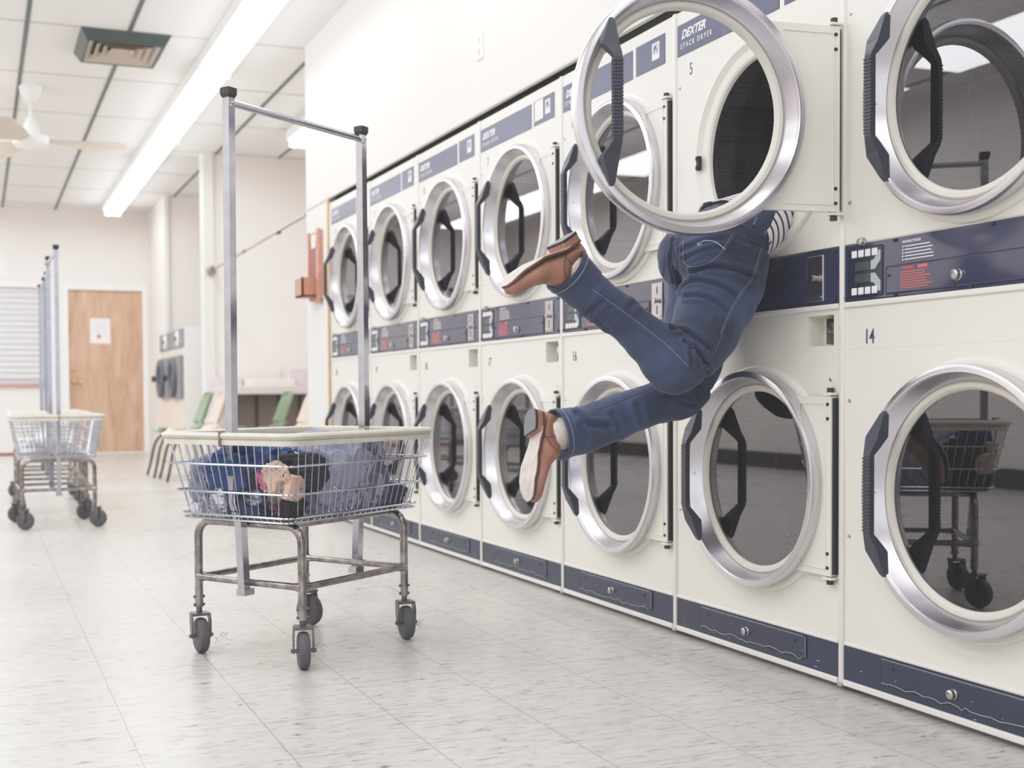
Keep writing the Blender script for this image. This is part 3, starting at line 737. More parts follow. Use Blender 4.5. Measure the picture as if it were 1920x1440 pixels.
# ------------------------------------------------------------------ clothes in the cart
cu_, cv_ = Vector((math.cos(CA), math.sin(CA), 0)), Vector((math.sin(CA), -math.cos(CA), 0))
def cloth(name, label, cat, uvz, size, m, seed, folds=5.0, amp=.25, rz=0.0, group='clothes heaped in the laundry cart', sub=5, vert=False):
    bm = bmesh.new(); bmesh.ops.create_icosphere(bm, subdivisions=sub, radius=1.0)
    off = Vector((seed * 3.1, seed * 1.7, seed * .9)); R = Matrix.Rotation(rz, 3, 'Z')
    for v in bm.verts:
        p = v.co.copy(); q = Vector((p.x * folds * .55, p.y * folds, p.z * folds * .45)) if not vert else Vector((p.dot(cu_) * folds * 1.1, p.dot(cv_) * folds * .5, p.z * folds * .28))
        w = Vector((noise.noise(p * 1.4 + off), noise.noise(p * 1.4 + off + Vector((7, 0, 0))), noise.noise(p * 1.4 + off + Vector((0, 9, 0))))) * 1.3
        rg = (1 - abs(noise.noise(q + off + w)) * 2.0) ** 1.0 * 1.15
        r2 = 1 - abs(noise.noise(q * 2.1 + off + w * 1.5)) * 2.0; r3 = 1 - abs(noise.noise(q * 4.3 + off + w * 2.0)) * 2.0
        lo = noise.noise(p * 1.1 + off) * .35
        k = 1 + lo + amp * (rg - .5) + amp * .36 * (r2 - .5) + amp * .09 * (r3 - .5)
        d = p * k
        # boxy flattening
        d = Vector((math.copysign(abs(d.x) ** .85, d.x), math.copysign(abs(d.y) ** .85, d.y), math.copysign(abs(d.z) ** .85, d.z)))
        d = Vector((d.x * size[0], d.y * size[1], d.z * size[2])); v.co = R @ d
    # keep inside the basket
    base = Vector((CC[0], CC[1], 0)) + cu_ * uvz[0] + cv_ * uvz[1]; base.z = uvz[2]
    for v in bm.verts:
        wv = base + v.co; rel = wv - Vector((CC[0], CC[1], 0)); u = rel.dot(cu_); w_ = rel.dot(cv_); z = wv.z
        t = max(0, min(1, (z - .412) / .245)); lu = .298 + .044 * t - .006; lv = .203 + .042 * t - .006
        u = max(-lu, min(lu, u)) if abs(u) < lu + .2 else u; w_ = max(-lv, min(lv, w_))
        z = max(z, .417)
        nv = Vector((CC[0], CC[1], 0)) + cu_ * u + cv_ * w_; nv.z = z; v.co = nv - base
    me = bpy.data.meshes.new(name); bm.to_mesh(me); bm.free()
    for p in me.polygons: p.use_smooth = True
    me.materials.append(m); o = bpy.data.objects.new(name, me); o.location = base; COL.objects.link(o)
    tag(o, label, cat, group); return o
def cm(n, c, b=.15): return mat(n, c, .9, var=.12, vscale=14, bump=b, bscale=220)
BLU = cm('royal_blue_fleece', rgb(48, 70, 116)); GRY = cm('heather_grey', rgb(134, 138, 160)); NVY = cm('navy_cotton', rgb(52, 62, 92)); BLK = cm('black_cotton', rgb(44, 44, 54))
LIL = cm('lilac_grey_oxford', rgb(158, 160, 184)); WHT = cm('white_cotton', rgb(218, 218, 230)); BEI = cm('beige_sock', rgb(214, 184, 168)); PNK = cm('pink_knit', rgb(216, 96, 148))
TEA = cm('teal_cloth', rgb(60, 132, 150)); GRN = cm('mint_cloth', rgb(128, 202, 140)); COR = cm('coral_cloth', rgb(226, 132, 140)); DKG = cm('charcoal_cloth', rgb(58, 58, 68)); YEL = cm('yellow_cloth', rgb(226, 210, 120))
cloth('sweatshirt', 'royal blue fleece sweatshirt heaped at the left end of the basket', 'sweatshirt', (-.20, -.01, .545), (.12, .15, .095), BLU, 1, 4, .28, sub=6)
cloth('t_shirt', 'heather grey t-shirt twisted against the left corner of the basket', 't-shirt', (-.245, -.13, .505), (.06, .075, .075), GRY, 2, 5, .4, sub=6)
cloth('trousers', 'navy trousers bunched under the blue sweatshirt', 'trousers', (-.22, .0, .46), (.1, .2, .05), NVY, 3, 4, .25)
cloth('undershirt', 'white undershirt lying in the bottom left corner of the basket', 'undershirt', (-.28, -.15, .445), (.03, .075, .032), WHT, 4, 5, .25)
cloth('rolled_sock', 'white rolled sock with a pointed fold at the left end', 'sock', (-.292, -.07, .458), (.026, .042, .042), WHT, 5, 3, .2)
cloth('sock', 'white sock lying between the black garments in the middle', 'sock', (-.298, .06, .482), (.018, .055, .022), WHT, 6, 4, .2)
cloth('shorts', 'black shorts in the bottom front corner of the basket', 'shorts', (-.235, .12, .45), (.06, .10, .04), BLK, 7, 4, .25)
cloth('vest', 'black vest bunched beside the blue sweatshirt', 'vest', (-.285, .06, .525), (.03, .05, .038), BLK, 8, 3, .25)
cloth('sweater', 'charcoal sweater in the front corner of the basket', 'sweater', (-.225, .175, .55), (.075, .045, .05), DKG, 9, 4, .3, sub=6)
cloth('stocking', 'beige stocking hanging over the front corner', 'stocking', (-.30, .155, .535), (.034, .05, .045), BEI, 10, 4, .3)
cloth('ankle_sock', 'beige ankle sock drooping at the front corner below the stocking', 'sock', (-.285, .200, .508), (.04, .022, .035), BEI, 11, 3, .25)
cloth('scarf', 'hot pink knitted scarf end behind the beige stocking', 'scarf', (-.298, .115, .532), (.022, .022, .032), PNK, 12, 3, .25)
cloth('bikini_top', 'coral top with a mint patch below the beige stocking', 'top', (-.300, .150, .470), (.018, .030, .026), COR, 13, 3, .2)
cloth('ribbon', 'mint green ribbon on the coral top', 'ribbon', (-.312, .150, .480), (.012, .013, .015), GRN, 14, 2, .15)
cloth('dress_shirt', 'crumpled lilac grey button shirt draped down the long side', 'shirt', (-.035, .165, .525), (.19, .07, .118), LIL, 15, 5, .30, sub=6, vert=True)
cloth('tea_towel', 'lilac grey towel bunched at the top middle of the heap', 'towel', (-.13, .06, .60), (.09, .06, .035), GRY, 16, 5, .3)
cloth('t_shirt', 'charcoal t-shirt lying at the back of the heap', 't-shirt', (-.05, -.03, .575), (.16, .08, .06), DKG, 17, 4, .25)
cloth('pillowcase', 'pale pillowcase between the blue sweatshirt and the grey shirt', 'pillowcase', (-.19, .08, .59), (.05, .05, .018), WHT, 18, 4, .25)
cloth('polo_shirt', 'navy polo shirt at the bottom of the right end', 'polo shirt', (.17, .16, .455), (.09, .05, .04), NVY, 19, 4, .25)
cloth('beach_towel', 'teal and yellow towel edge beside the lilac grey shirt', 'towel', (.135, .155, .505), (.035, .05, .05), TEA, 20, 4, .2)
cloth('handkerchief', 'pale yellow cloth tucked above the teal towel', 'cloth', (.14, .160, .552), (.022, .03, .020), YEL, 21, 4, .2)
cloth('sports_sock', 'white sports sock folded in the bottom right corner', 'sock', (.235, .15, .452), (.055, .04, .03), WHT, 22, 5, .3)
cloth('briefs', 'black briefs behind the white sports sock', 'briefs', (.20, .08, .455), (.05, .05, .04), BLK, 23, 4, .25)
cloth('bath_towel', 'grey bath towel covering the middle bottom of the basket', 'towel', (.0, -.03, .47), (.26, .15, .055), GRY, 24, 5, .25)
# shirt buttons on the dress shirt
shirt_o = [o for o in bpy.data.objects if o.name.startswith('dress_shirt')][0]
dg = bpy.context.evaluated_depsgraph_get(); dg.update()
bvh = BVHTree.FromPolygons([v.co + shirt_o.location for v in shirt_o.data.vertices], [tuple(p.vertices) for p in shirt_o.data.polygons])
for u_, z_ in ((-.17, .585), (-.14, .545), (-.145, .50), (-.10, .50)):
    o0 = Vector((CC[0], CC[1], 0)) + cu_ * u_ + cv_ * .6; o0.z = z_
    hit = bvh.ray_cast(o0, -cv_)
    if hit[0]:
        b = MB().lathe([(0, -.002), (.0045, -.002), (.005, 0)], (0, 0, 0), 'y', 12).build('button', WHT, shirt_o)
        b.location = hit[0] + hit[1] * .001 - shirt_o.location; b.rotation_euler = (0, 0, CA)

# ------------------------------------------------------------------ person
def chain(bm, st, n=28, k=6):
    """closed tapering limb: stations (x,y,z,ra[,rb,axis]) -> capsule like loft"""
    pts = catmull([tuple(s) + ((s[3],) if len(s) == 4 else ()) for s in st], k)
    P = [Vector(p[:3]) for p in pts]; rings = []; m = len(P)
    side0 = Vector((0, 1, 0))
    for i, p in enumerate(P):
        d = (P[min(i + 1, m - 1)] - P[max(i - 1, 0)]).normalized()
        a = (side0 - d * side0.dot(d)).normalized(); b = d.cross(a).normalized()
        ra, rb = pts[i][3], pts[i][4]
        rings.append([p + a * math.cos(2 * PI * j / n) * ra + b * math.sin(2 * PI * j / n) * rb for j in range(n)])
    vs = [[bm.verts.new(q) for q in r] for r in rings]
    for a, b in zip(vs, vs[1:]):
        for j in range(n): bm.faces.new((a[j], a[(j + 1) % n], b[(j + 1) % n], b[j]))
    bm.faces.new(list(reversed(vs[0]))); bm.faces.new(vs[-1])
def ball(bm, c, r, s=(1, 1, 1)):
    q = bmesh.ops.create_icosphere(bm, subdivisions=3, radius=r)
    for v in q['verts']: v.co = Vector((v.co.x * s[0], v.co.y * s[1], v.co.z * s[2])) + Vector(c)
def remeshed(bm, name, voxel, smooth_it=3):
    bmesh.ops.recalc_face_normals(bm, faces=bm.faces)
    me = bpy.data.meshes.new('tmp'); bm.to_mesh(me); bm.free()
    o = bpy.data.objects.new('tmp', me); COL.objects.link(o)
    m = o.modifiers.new('r', 'REMESH'); m.mode = 'VOXEL'; m.voxel_size = voxel; m.use_smooth_shade = True
    s = o.modifiers.new('s', 'SMOOTH'); s.factor = .5; s.iterations = smooth_it
    dg = bpy.context.evaluated_depsgraph_get(); dg.update()
    out = bpy.data.meshes.new_from_object(o.evaluated_get(dg)); out.name = name
    bpy.data.objects.remove(o); bpy.data.meshes.remove(me)
    for p in out.polygons: p.use_smooth = True
    return out
# body
RT = [(1.905, 2.80, 1.142, .116), (1.892, 2.79, 1.068, .112), (1.847, 2.78, .981, .099), (1.800, 2.77, .905, .088), (1.758, 2.765, .862, .080)]
RS = [(1.775, 2.765, .862, .072), (1.715, 2.765, .855, .080), (1.66, 2.763, .895, .067), (1.60, 2.762, .938, .058), (1.556, 2.76, .968, .054), (1.476, 2.755, 1.019, .056), (1.412, 2.75, 1.066, .060)]
LT = [(1.925, 2.955, 1.140, .090), (1.935, 2.968, 1.061, .094), (1.943, 3.0, .947, .102), (1.925, 3.0, .855, .086), (1.905, 3.0, .80, .078)]
LS = [(1.925, 3.0, .80, .070), (1.885, 3.0, .765, .074), (1.816, 3.0, .742, .062), (1.733, 3.0, .718, .062), (1.648, 3.0, .690, .064), (1.572, 3.0, .667, .066), (1.512, 3.0, .657, .069)]
def shrink(st, f): return [tuple(s[:3]) + (s[3] * f,) for s in st]
bm = bmesh.new()
chain(bm, shrink(RT, .80)); chain(bm, shrink(RS[:-1], .72) + [(1.44, 2.752, 1.045, .036), (1.375, 2.75, 1.09, .034)])
chain(bm, shrink(LT, .80)); chain(bm, shrink(LS[:-2], .72) + [(1.52, 3.0, .66, .038), (1.44, 3.0, .66, .034)])
chain(bm, [(1.90, 2.875, 1.10, .12, .07), (1.94, 2.875, 1.18, .14, .085), (2.02, 2.885, 1.235, .130, .076), (2.14, 2.885, 1.295, .13, .070), (2.28, 2.885, 1.362, .14, .070), (2.38, 2.885, 1.43, .14, .09), (2.44, 2.885, 1.44, .07, .06), (2.50, 2.885, 1.44, .052, .052)])
ball(bm, (2.585, 2.885, 1.43), .1, (1.15, .80, .95)); ball(bm, (2.64, 2.885, 1.37), .02, (.8, .8, 1)); ball(bm, (2.585, 2.80, 1.43), .02, (1, .5, 1.2)); ball(bm, (2.585, 2.97, 1.43), .02, (1, .5, 1.2))
for s, yy in ((-1, 2.885 - .16), (1, 2.885 + .16)):
    chain(bm, [(2.36, 2.885 + s * .12, 1.42, .05), (2.40, yy, 1.36, .046), (2.45, yy, 1.26, .04), (2.50, yy - s * .02, 1.22, .037), (2.60, yy - s * .05, 1.20, .03), (2.66, yy - s * .06, 1.19, .026)], 16)
    chain(bm, [(2.65, yy - s * .06, 1.19, .03, .016), (2.70, yy - s * .06, 1.185, .042, .014), (2.735, yy - s * .06, 1.182, .040, .012)], 16)
    for j, (oy, ln) in enumerate(((-.030, .06), (-.010, .072), (.010, .068), (.029, .05))):
        chain(bm, [(2.725, yy - s * .06 + oy, 1.183, .0095), (2.735 + ln * .5, yy - s * .06 + oy * 1.15, 1.182, .009), (2.735 + ln, yy - s * .06 + oy * 1.2, 1.172, .0075)], 10, 3)
    chain(bm, [(2.68, yy - s * .06 - s * .03, 1.186, .013), (2.705, yy - s * .06 - s * .06, 1.182, .011), (2.735, yy - s * .06 - s * .068, 1.178, .009)], 10, 3)
bme = remeshed(bm, 'person', .006, 4); bme.materials.append(SKIN)
person = bpy.data.objects.new('person', bme); COL.objects.link(person)
tag(person, 'person in jeans and striped top diving head first into an open dryer, feet kicked up', 'person')
hm = bmesh.new(); ball(hm, (2.575, 2.885, 1.455), .1, (1.18, .88, .98)); me = remeshed(hm, 'hair', .008, 2); me.materials.append(HAIR)
hr = bpy.data.objects.new('hair', me); COL.objects.link(hr); hr.parent = person
# jeans
bm = bmesh.new()
chain(bm, RT); chain(bm, RS); chain(bm, LT); chain(bm, LS)
ball(bm, (1.722, 2.765, .838), .076); ball(bm, (1.893, 3.0, .78), .076)
chain(bm, [(1.895, 2.868, 1.105, .145, .080), (1.915, 2.868, 1.150, .160, .100), (1.955, 2.872, 1.195, .162, .102), (2.000, 2.880, 1.226, .158, .088), (2.035, 2.882, 1.248, .150, .080)])
ball(bm, (1.868, 2.80, 1.148), .106, (1, 1, 1.0)); ball(bm, (1.880, 2.935, 1.148), .094, (1, 1, 1.0))
jme = remeshed(bm, 'jeans', .0048, 6)
def bvh_of(me): return BVHTree.FromPolygons([v.co.copy() for v in me.vertices], [tuple(p.vertices) for p in me.polygons])
# view rays used only to lay seams and folds on the cloth surface
EYE = Vector((0, 0, .77)); FX, CXp, CYp, YAW, PIT, ROL = 2266.265, 834.093, 802.67, .3691, -.0285, -.0067
Fv = Vector((math.sin(YAW) * math.cos(PIT), math.cos(YAW) * math.cos(PIT), math.sin(PIT))); R0 = Vector((math.cos(YAW), -math.sin(YAW), 0)); U0 = R0.cross(Fv)
Rv = R0 * math.cos(ROL) + U0 * math.sin(ROL); Uv = -R0 * math.sin(ROL) + U0 * math.cos(ROL)
def cast(bv, pts, step=4.0):
    out = []
    cp = catmull(pts, 8)
    for x, y in cp:
        d = (Fv * FX + Rv * (x - CXp) - Uv * (y - CYp)).normalized(); h = bv.ray_cast(EYE, d, 6.0)
        if h[0]: out.append((h[0], h[1]))
    return out
jb = bvh_of(jme)
CRE = [([(1278, 470), (1313, 456), (1358, 447)], .0035, .010), ([(1285, 486), (1318, 470), (1352, 462)], .002, .008), ([(1300, 509), (1330, 500), (1363, 503), (1412, 519)], .006, .010),
       ([(1274, 545), (1297, 529), (1322, 528), (1355, 538), (1380, 554)], .006, .009), ([(1286, 556), (1313, 555), (1338, 565), (1364, 584)], .005, .009),
       ([(1256, 616), (1290, 624), (1331, 655)], .006, .009), ([(1283, 642), (1308, 664), (1324, 684)], .007, .008), ([(1290, 650), (1297, 684)], .006, .007), ([(1303, 650), (1316, 672)], .004, .006),
       ([(1251, 739), (1277, 754), (1305, 760)], .004, .008), ([(1246, 728), (1270, 742), (1296, 748)], .004, .008), ([(1097, 592), (1128, 564)], .004, .012), ([(1128, 552), (1143, 575)], .003, .012),
       ([(1082, 777), (1105, 796), (1143, 799)], .006, .012), ([(1088, 800), (1098, 822)], .005, .012), ([(1150, 780), (1160, 800)], .003, .014), ([(1196, 760), (1206, 790)], .003, .014),
       ([(1383, 425), (1408, 437), (1430, 452)], .003, .006), ([(1270, 450), (1268, 500), (1276, 530)], .006, .008), ([(1262, 450), (1259, 490), (1266, 528)], .004, .007), ([(1360, 470), (1390, 476)], .002, .007),
       ([(1380, 520), (1410, 545)], .003, .012), ([(1345, 600), (1370, 615)], .003, .010), ([(1180, 575), (1200, 560)], .003, .012), ([(1120, 600), (1140, 618)], .003, .012), ([(1395, 455), (1428, 470)], .002, .007)]
from mathutils.kdtree import KDTree
cl = []
for pts, dep, wid in CRE:
    h = cast(jb, pts)
    if h: cl.append(([p for p, _ in h], dep, wid))
newco = []
for v in jme.vertices:
    p = v.co; dsp = 0
    for pts, dep, wid in cl:
        if (p - pts[len(pts) // 2]).length > .2: continue
        dd = min((p - q).length for q in pts)
        if dd < wid * 3.2:
            dsp += -dep * 2.0 * math.exp(-(dd / (wid * .55)) ** 2) + dep * 1.25 * math.exp(-((dd - wid * 1.35) / (wid * .7)) ** 2)
    dsp += .0045 * noise.noise(Vector((p.x * 16, p.y * 10, p.z * 20))) + .0018 * noise.noise(Vector((p.x * 40, p.y * 25, p.z * 30)))
    newco.append(p + v.normal * dsp)
for v, c in zip(jme.vertices, newco): v.co = c
jme.update(); jme.materials.append(DENIM)
jeans = bpy.data.objects.new('jeans', jme); COL.objects.link(jeans); jeans.parent = person; jeans['label'] = 'dark blue boot cut denim jeans'
jb = bvh_of(jme)
def stitch(name, pts, r, m, off=.0006):
    h = cast(jb, pts)
    if len(h) < 2: return
    # break at depth jumps
    run = [h[0]]; mb = MB(); any_ = False
    for a, b in zip(h, h[1:]):
        if (b[0] - a[0]).length > .05:
            if len(run) > 2: mb.tube([p + n * off for p, n in run], r, 5); any_ = True
            run = []
        run.append(b)
    if len(run) > 2: mb.tube([p + n * off for p, n in run], r, 5); any_ = True
    if any_: mb.build(name, m, jeans, 60)
    else: mb.bm.free()
OUT = [(1431, 462), (1428, 475), (1420, 502), (1410, 527), (1388, 557), (1368, 593), (1354, 628), (1339, 662), (1323, 682), (1300, 697), (1287, 690), (1251, 654), (1200, 613), (1156, 580), (1105, 544), (1078, 521)]
stitch('side_seam', OUT, .0014, SEAM); stitch('seam_stitching', [(x - 3, y - 2) for x, y in OUT[:7]] , .0007, THREAD); stitch('seam_stitching', [(x + 2, y - 4) for x, y in OUT[10:]], .0007, THREAD)
PK = [(1276, 449), (1276, 488), (1282, 501), (1297, 506), (1320, 499), (1343, 491), (1361, 465), (1378, 441)]
stitch('back_pocket', PK, .0013, SEAM); stitch('pocket_stitching', [(1281, 452), (1281, 486), (1287, 496), (1299, 500), (1340, 486), (1373, 440)], .0007, THREAD)
stitch('pocket_arc', [(1308, 458), (1320, 451.5), (1337, 452.5), (1350, 459), (1360, 468)], .0011, THREADW); stitch('pocket_arc', [(1308, 455), (1309, 460), (1316, 458)], .0009, THREADW)
stitch('yoke_seam', [(1370, 436), (1388, 441), (1412, 452), (1431, 462)], .0013, SEAM); stitch('yoke_seam', [(1383, 424), (1405, 435), (1434, 455)], .0013, SEAM)
stitch('seat_seam', [(1263, 448), (1263, 480), (1266, 505), (1278, 528)], .0012, SEAM); stitch('side_seam', [(1252, 448), (1246, 480), (1243, 518), (1241, 560)], .0012, SEAM)
stitch('side_seam', [(1232, 722), (1180, 745), (1120, 768)], .0010, SEAM)
MB().lathe([(0, -.003), (.004, -.003), (.005, 0)], (1.925, 2.70, 1.10), 'y', 12).build('rivet', SCREW, jeans)
# belt loop
bl = cast(jb, [(1419, 410), (1412, 424)])
if len(bl) > 1: MB().tube([bl[0][0] + bl[0][1] * .003, bl[-1][0] + bl[-1][1] * .003], .005, 8).build('belt_loop', SEAM, jeans, 50)
# cuffs: hollow flared hems
def cuff(a, b, r0, r1, nm='cuff', ln_=None):
    A, B = Vector(a), Vector(b); d = (B - A).normalized(); s = Vector((0, 1, 0)); s = (s - d * s.dot(d)).normalized(); t = d.cross(s)
    n = 40; rings = []
    for (f, r) in ((0, r0), (.5, (r0 + r1) / 2), (.85, r1), (1.0, r1 + .001), (1.0, r1 - .003), (.8, r1 - .004), (.3, r0 - .005)):
        rings.append([A.lerp(B, f) + (s * math.cos(2 * PI * j / n) * (1.0 + .03 * math.sin(3 * 2 * PI * j / n)) + t * math.sin(2 * PI * j / n) * (1 + .02 * math.cos(2 * 2 * PI * j / n))) * r for j in range(n)])
    o = MB().rings(rings, True, False).build(nm, DENIM, jeans, 60)
    ri = [A.lerp(B, .80) + (s * math.cos(2 * PI * j / n) * (1.0 + .03 * math.sin(3 * 2 * PI * j / n)) + t * math.sin(2 * PI * j / n) * (1 + .02 * math.cos(2 * 2 * PI * j / n))) * (r1 + .0012) for j in range(n + 1)]
    MB().tube(ri, .0009, 5, False).build('hem_stitching', THREAD, jeans, 60)
cuff((1.452, 2.753, 1.037), (1.392, 2.7485, 1.081), .0575, .0650)
cuff((1.555, 3.0, .664), (1.492, 3.0, .654), .0660, .0730)

# shirt
A = Vector((1.985, 2.882, 1.214)); B = Vector((2.40, 2.885, 1.425)); zax = (B - A).normalized(); yax = Vector((0, 1, 0)); xax = yax.cross(zax)
M = Matrix((xax, yax, zax)).transposed().to_4x4(); M.translation = A
Ls = (B - A).length; sm_ = MB(); rings = []
for i in range(26):
    t = i / 25; ring = []
    for j in range(64):
        a = 2 * PI * j / 64
        ry = .168 - .015 * math.sin(min(1, t * 2.2) * PI * .5) + .01 * t; rx = .112 - .028 * min(1, t * 4)
        fl = 1 + .02 * math.sin(a * 5 + t * 7) * (1 - t * .5) + .012 * math.sin(a * 9 - t * 12)
        hem = (-.012 + .012 * math.cos(a * 2 + .6) + (-.05 if False else 0)) * (1 - t)
        # side flap hanging lower on the near side
        near = max(0, -math.cos(a)) ** 3
        ring.append((math.sin(a) * rx * fl, math.cos(a) * ry * fl, t * Ls + hem - .022 * near * (1 - t) ** 2))
    rings.append(ring)
inner = [[(x * .965, y * .965, z) for x, y, z in r] for r in rings[:6]]
sm_.rings(list(reversed(inner)) + rings, True, False)
shirt = sm_.build('striped_top', STRIPE, person, 60); shirt.matrix_local = M; shirt['label'] = 'white top with navy stripes'

# shoes
def make_shoe(label, heel, toe, up, L):
    H = Vector(heel); t = (Vector(toe) - H).normalized(); u = Vector(up); u = (u - t * u.dot(t)).normalized(); s = t.cross(u)
    M = Matrix((t, s, u)).transposed().to_4x4(); M.translation = H
    k = L / .28
    hw = [(0, .004), (.015, .021), (.06, .031), (.18, .034), (.35, .031), (.5, .037), (.65, .045), (.74, .0455), (.85, .036), (.93, .029), (.98, .019), (1, .007)]
    def W_(x):
        for (a, b), (c, d) in zip(hw, hw[1:]):
            if a <= x <= c:
                f = (x - a) / (c - a); f = f * f * (3 - 2 * f); return (b + (d - b) * f)
        return .003
    # sole rises into an arch between heel and ball
    def zs(x): return .024 - .0 * x if x < .28 else (.024 - .018 * min(1, (x - .28) / .3) if x < .58 else .006 + .012 * max(0, (x - .8) / .2) ** 1.6)
    def off(x): return .006 * math.sin(x * PI * 1.3) - .002
    ht = [(0, .052), (.04, .060), (.08, .056), (.14, .044), (.24, .046), (.31, .060), (.37, .080), (.42, .088), (.48, .078), (.58, .062), (.70, .051), (.84, .045), (.94, .036), (1, .020)]
    def H_(x):
        for (a, b), (c, d) in zip(ht, ht[1:]):
            if a <= x <= c: return b + (d - b) * (x - a) / (c - a)
        return .014
    ns = 30; rings = []
    for i in range(ns + 1):
        x = i / ns; x = x * x * (3 - 2 * x) * .6 + x * .4; w = W_(x); b = zs(x) + .003; h = H_(x); ring = []
        for j in range(24):
            a = 2 * PI * j / 24; c, sn = math.cos(a), math.sin(a)
            e = .72 if sn < 0 else (.95 if x > .4 else .62)
            yy = math.copysign(abs(c) ** .8, c) * w * (1 - (.38 if x < .42 else .25) * max(0, sn) ** 1.5)
            zz = b + (h) * (.5 + .5 * math.copysign(abs(sn) ** e, sn))
            ring.append((x * L, (yy + off(x)) * k, zz * k))
        rings.append(ring)
    root = up_ = MB().rings(rings).build('shoe', LEATHER, person, 60); root.matrix_local = M; root['label'] = label
    # welt and sole
    def slab(dz0, dz1, grow, x0, x1, nm, m, sm=None):
        r = []; n = 30
        for i in range(n + 1):
            x = x0 + (x1 - x0) * i / n; w = (W_(x) + grow) * k; z = zs(x)
            e1 = 1.0 if x0 == 0 else 1
            r.append([(x * L + (grow * k if i == n and x1 == 1 else (-grow * k if i == 0 and x0 == 0 else 0)), (-1) * w + off(x) * k, (z + dz0) * k), (x * L, w + off(x) * k, (z + dz0) * k), (x * L, w + off(x) * k, (z + dz1) * k), (x * L, -w + off(x) * k, (z + dz1) * k)])
        return MB().rings(r).build(nm, m, root)
    slab(-.001, .005, .0035, 0, 1, 'welt', LEATHER2); slab(-.0035, -.0005, .0025, .22, 1, 'sole', SOLE)
    def heel_ring(z, g=0):
        pts = []
        for i in range(13): x = .003 + .267 * (i / 12) ** 2; pts.append((x * L, (W_(x) + .001 + g + off(x)) * k, z * k))
        for i in range(12, -1, -1): x = .003 + .267 * (i / 12) ** 2; pts.append((x * L, (-(W_(x) + .001 + g) + off(x)) * k, z * k))
        return pts
    hl = MB().rings([heel_ring(.006), heel_ring(.024)]).build('heel', LEATHER, root); MB().rings([heel_ring(.0, .0005), heel_ring(.0065, .0005)]).build('heel_cap', HEELD, root)
    MB().rings([heel_ring(-.001, -.002), heel_ring(.0005, -.002)]).build('heel_rubber', HEELR, root)
    # side panel seams
    bv = bvh_of(up_.data)
    for sd in (-1, 1):
        for pl in (((.10, .040), (.25, .034), (.33, .040), (.42, .06), (.44, .085)), ((.02, .035), (.2, .030), (.5, .018), (.8, .016), (.97, .02)), ((.33, .03), (.30, .06), (.24, .085))):
            hh = []
            for x, z in catmull([(a, b) for a, b in pl], 6):
                h = bv.ray_cast(Vector((x * L, sd * .2, z * k)), Vector((0, -sd, 0)))
                if h[0]: hh.append(h[0] + h[1] * .0004)
            if len(hh) > 2: MB().tube(hh, .0010, 5).build('seam', LEATHER2, up_, 60)
    return root, M
def sock(a, b, r0, r1, label):
    bm = bmesh.new(); A, B = Vector(a), Vector(b)
    chain(bm, [tuple(A) + (r0,), tuple(A.lerp(B, .5)) + ((r0 + r1) / 2 + .002,), tuple(B) + (r1,)], 24, 6)
    for v in bm.verts: v.co += Vector((1, 0, 0)) * .0025 * math.sin(v.co.z * 300 + v.co.x * 120)
    bmesh.ops.recalc_face_normals(bm, faces=bm.faces)
    me = bpy.data.meshes.new('sock'); bm.to_mesh(me); bm.free()
    for p in me.polygons: p.use_smooth = True
    me.materials.append(SOCK); o = bpy.data.objects.new('sock', me); COL.objects.link(o); o.parent = person; o['label'] = label
    return o
PERSON_SHOES = True
s1, M1 = make_shoe('tan leather shoe on the raised foot, pale sole turned up', (1.420, 2.765, 1.178), (1.196, 2.69, 1.046), (.74, .07, -.62), .272)
s2, M2 = make_shoe('tan leather shoe on the lower foot, toe pointing down', (1.412, 3.000, .726), (1.35, 2.90, .490), (.90, .20, .2), .262)
def heel_link(M, a):
    return M @ Vector(a)
for MM, tgt, r in ((M1, (1.43, 2.752, 1.055), .04), (M2, (1.52, 3.0, .660), .04)):
    sock(tuple(MM @ Vector((.066, 0, .060))), tgt, .037, .045, 'cream sock above the tan shoe')

# ------------------------------------------------------------------ background: washers, sink, chairs, rail, holder
def make_washer(y0, label):
    w = empty('front_load_washer', (2.07, y0, 0))
    MB().box(0, .8, .005, .895, 0, 1.50, .008).build('cabinet', WASHW, w)
    MB().box(-.012, .002, .01, .89, .10, .70, .003).build('service_panel', WASHB, w)
    MB().box(-.004, .002, .01, .89, .02, 1.26, .003).build('front_face', WASHB, w)
    c = MB().box(-.02, .01, .02, .86, 1.285, 1.49, .006).build('control_box', GREYM, w)
    MB().lathe([(.0, -.03), (.07, -.03), (.085, -.02)], (0, .40, 1.39), 'x', 28).build('dial', PAPER, c, 40)
    MB().lathe([(.0, -.045), (.025, -.045), (.028, -.02)], (0, .40, 1.39), 'x', 20).build('knob', BLACK, c, 40)
    d = MB().box(-.05, -.002, .06, .86, .74, 1.20, .006).build('door_plate', GREYM, w)
    MB().lathe([(.15, -.05), (.155, -.085), (.20, -.10), (.222, -.085), (.225, -.05)], (0, .45, .965), 'x', 48).build('door_ring', mat('washer_ring', rgb(92, 94, 102), .5, metal=.1) if 'washer_ring' not in MATS else MATS['washer_ring'], d, 35)
    MB().lathe([(.0, -.03), (.11, -.045), (.155, -.055)], (0, .45, .965), 'x', 40).build('door_window', mat('washer_glass', rgb(176, 168, 160), .15) if 'washer_glass' not in MATS else MATS['washer_glass'], d, 60)
    MB().lathe([(.0, -.14), (.035, -.135), (.04, -.11), (.02, -.085)], (0, .70, .965), 'x', 20).build('door_knob', BLACK, d, 40)
    tag(w, label, 'washer', 'front loading washers on the far right'); return w
make_washer(13.0, 'front loading washer with round steel door, nearer of the two past the alcove')
make_washer(13.9, 'front loading washer with round steel door, farther of the two toward the birch door')
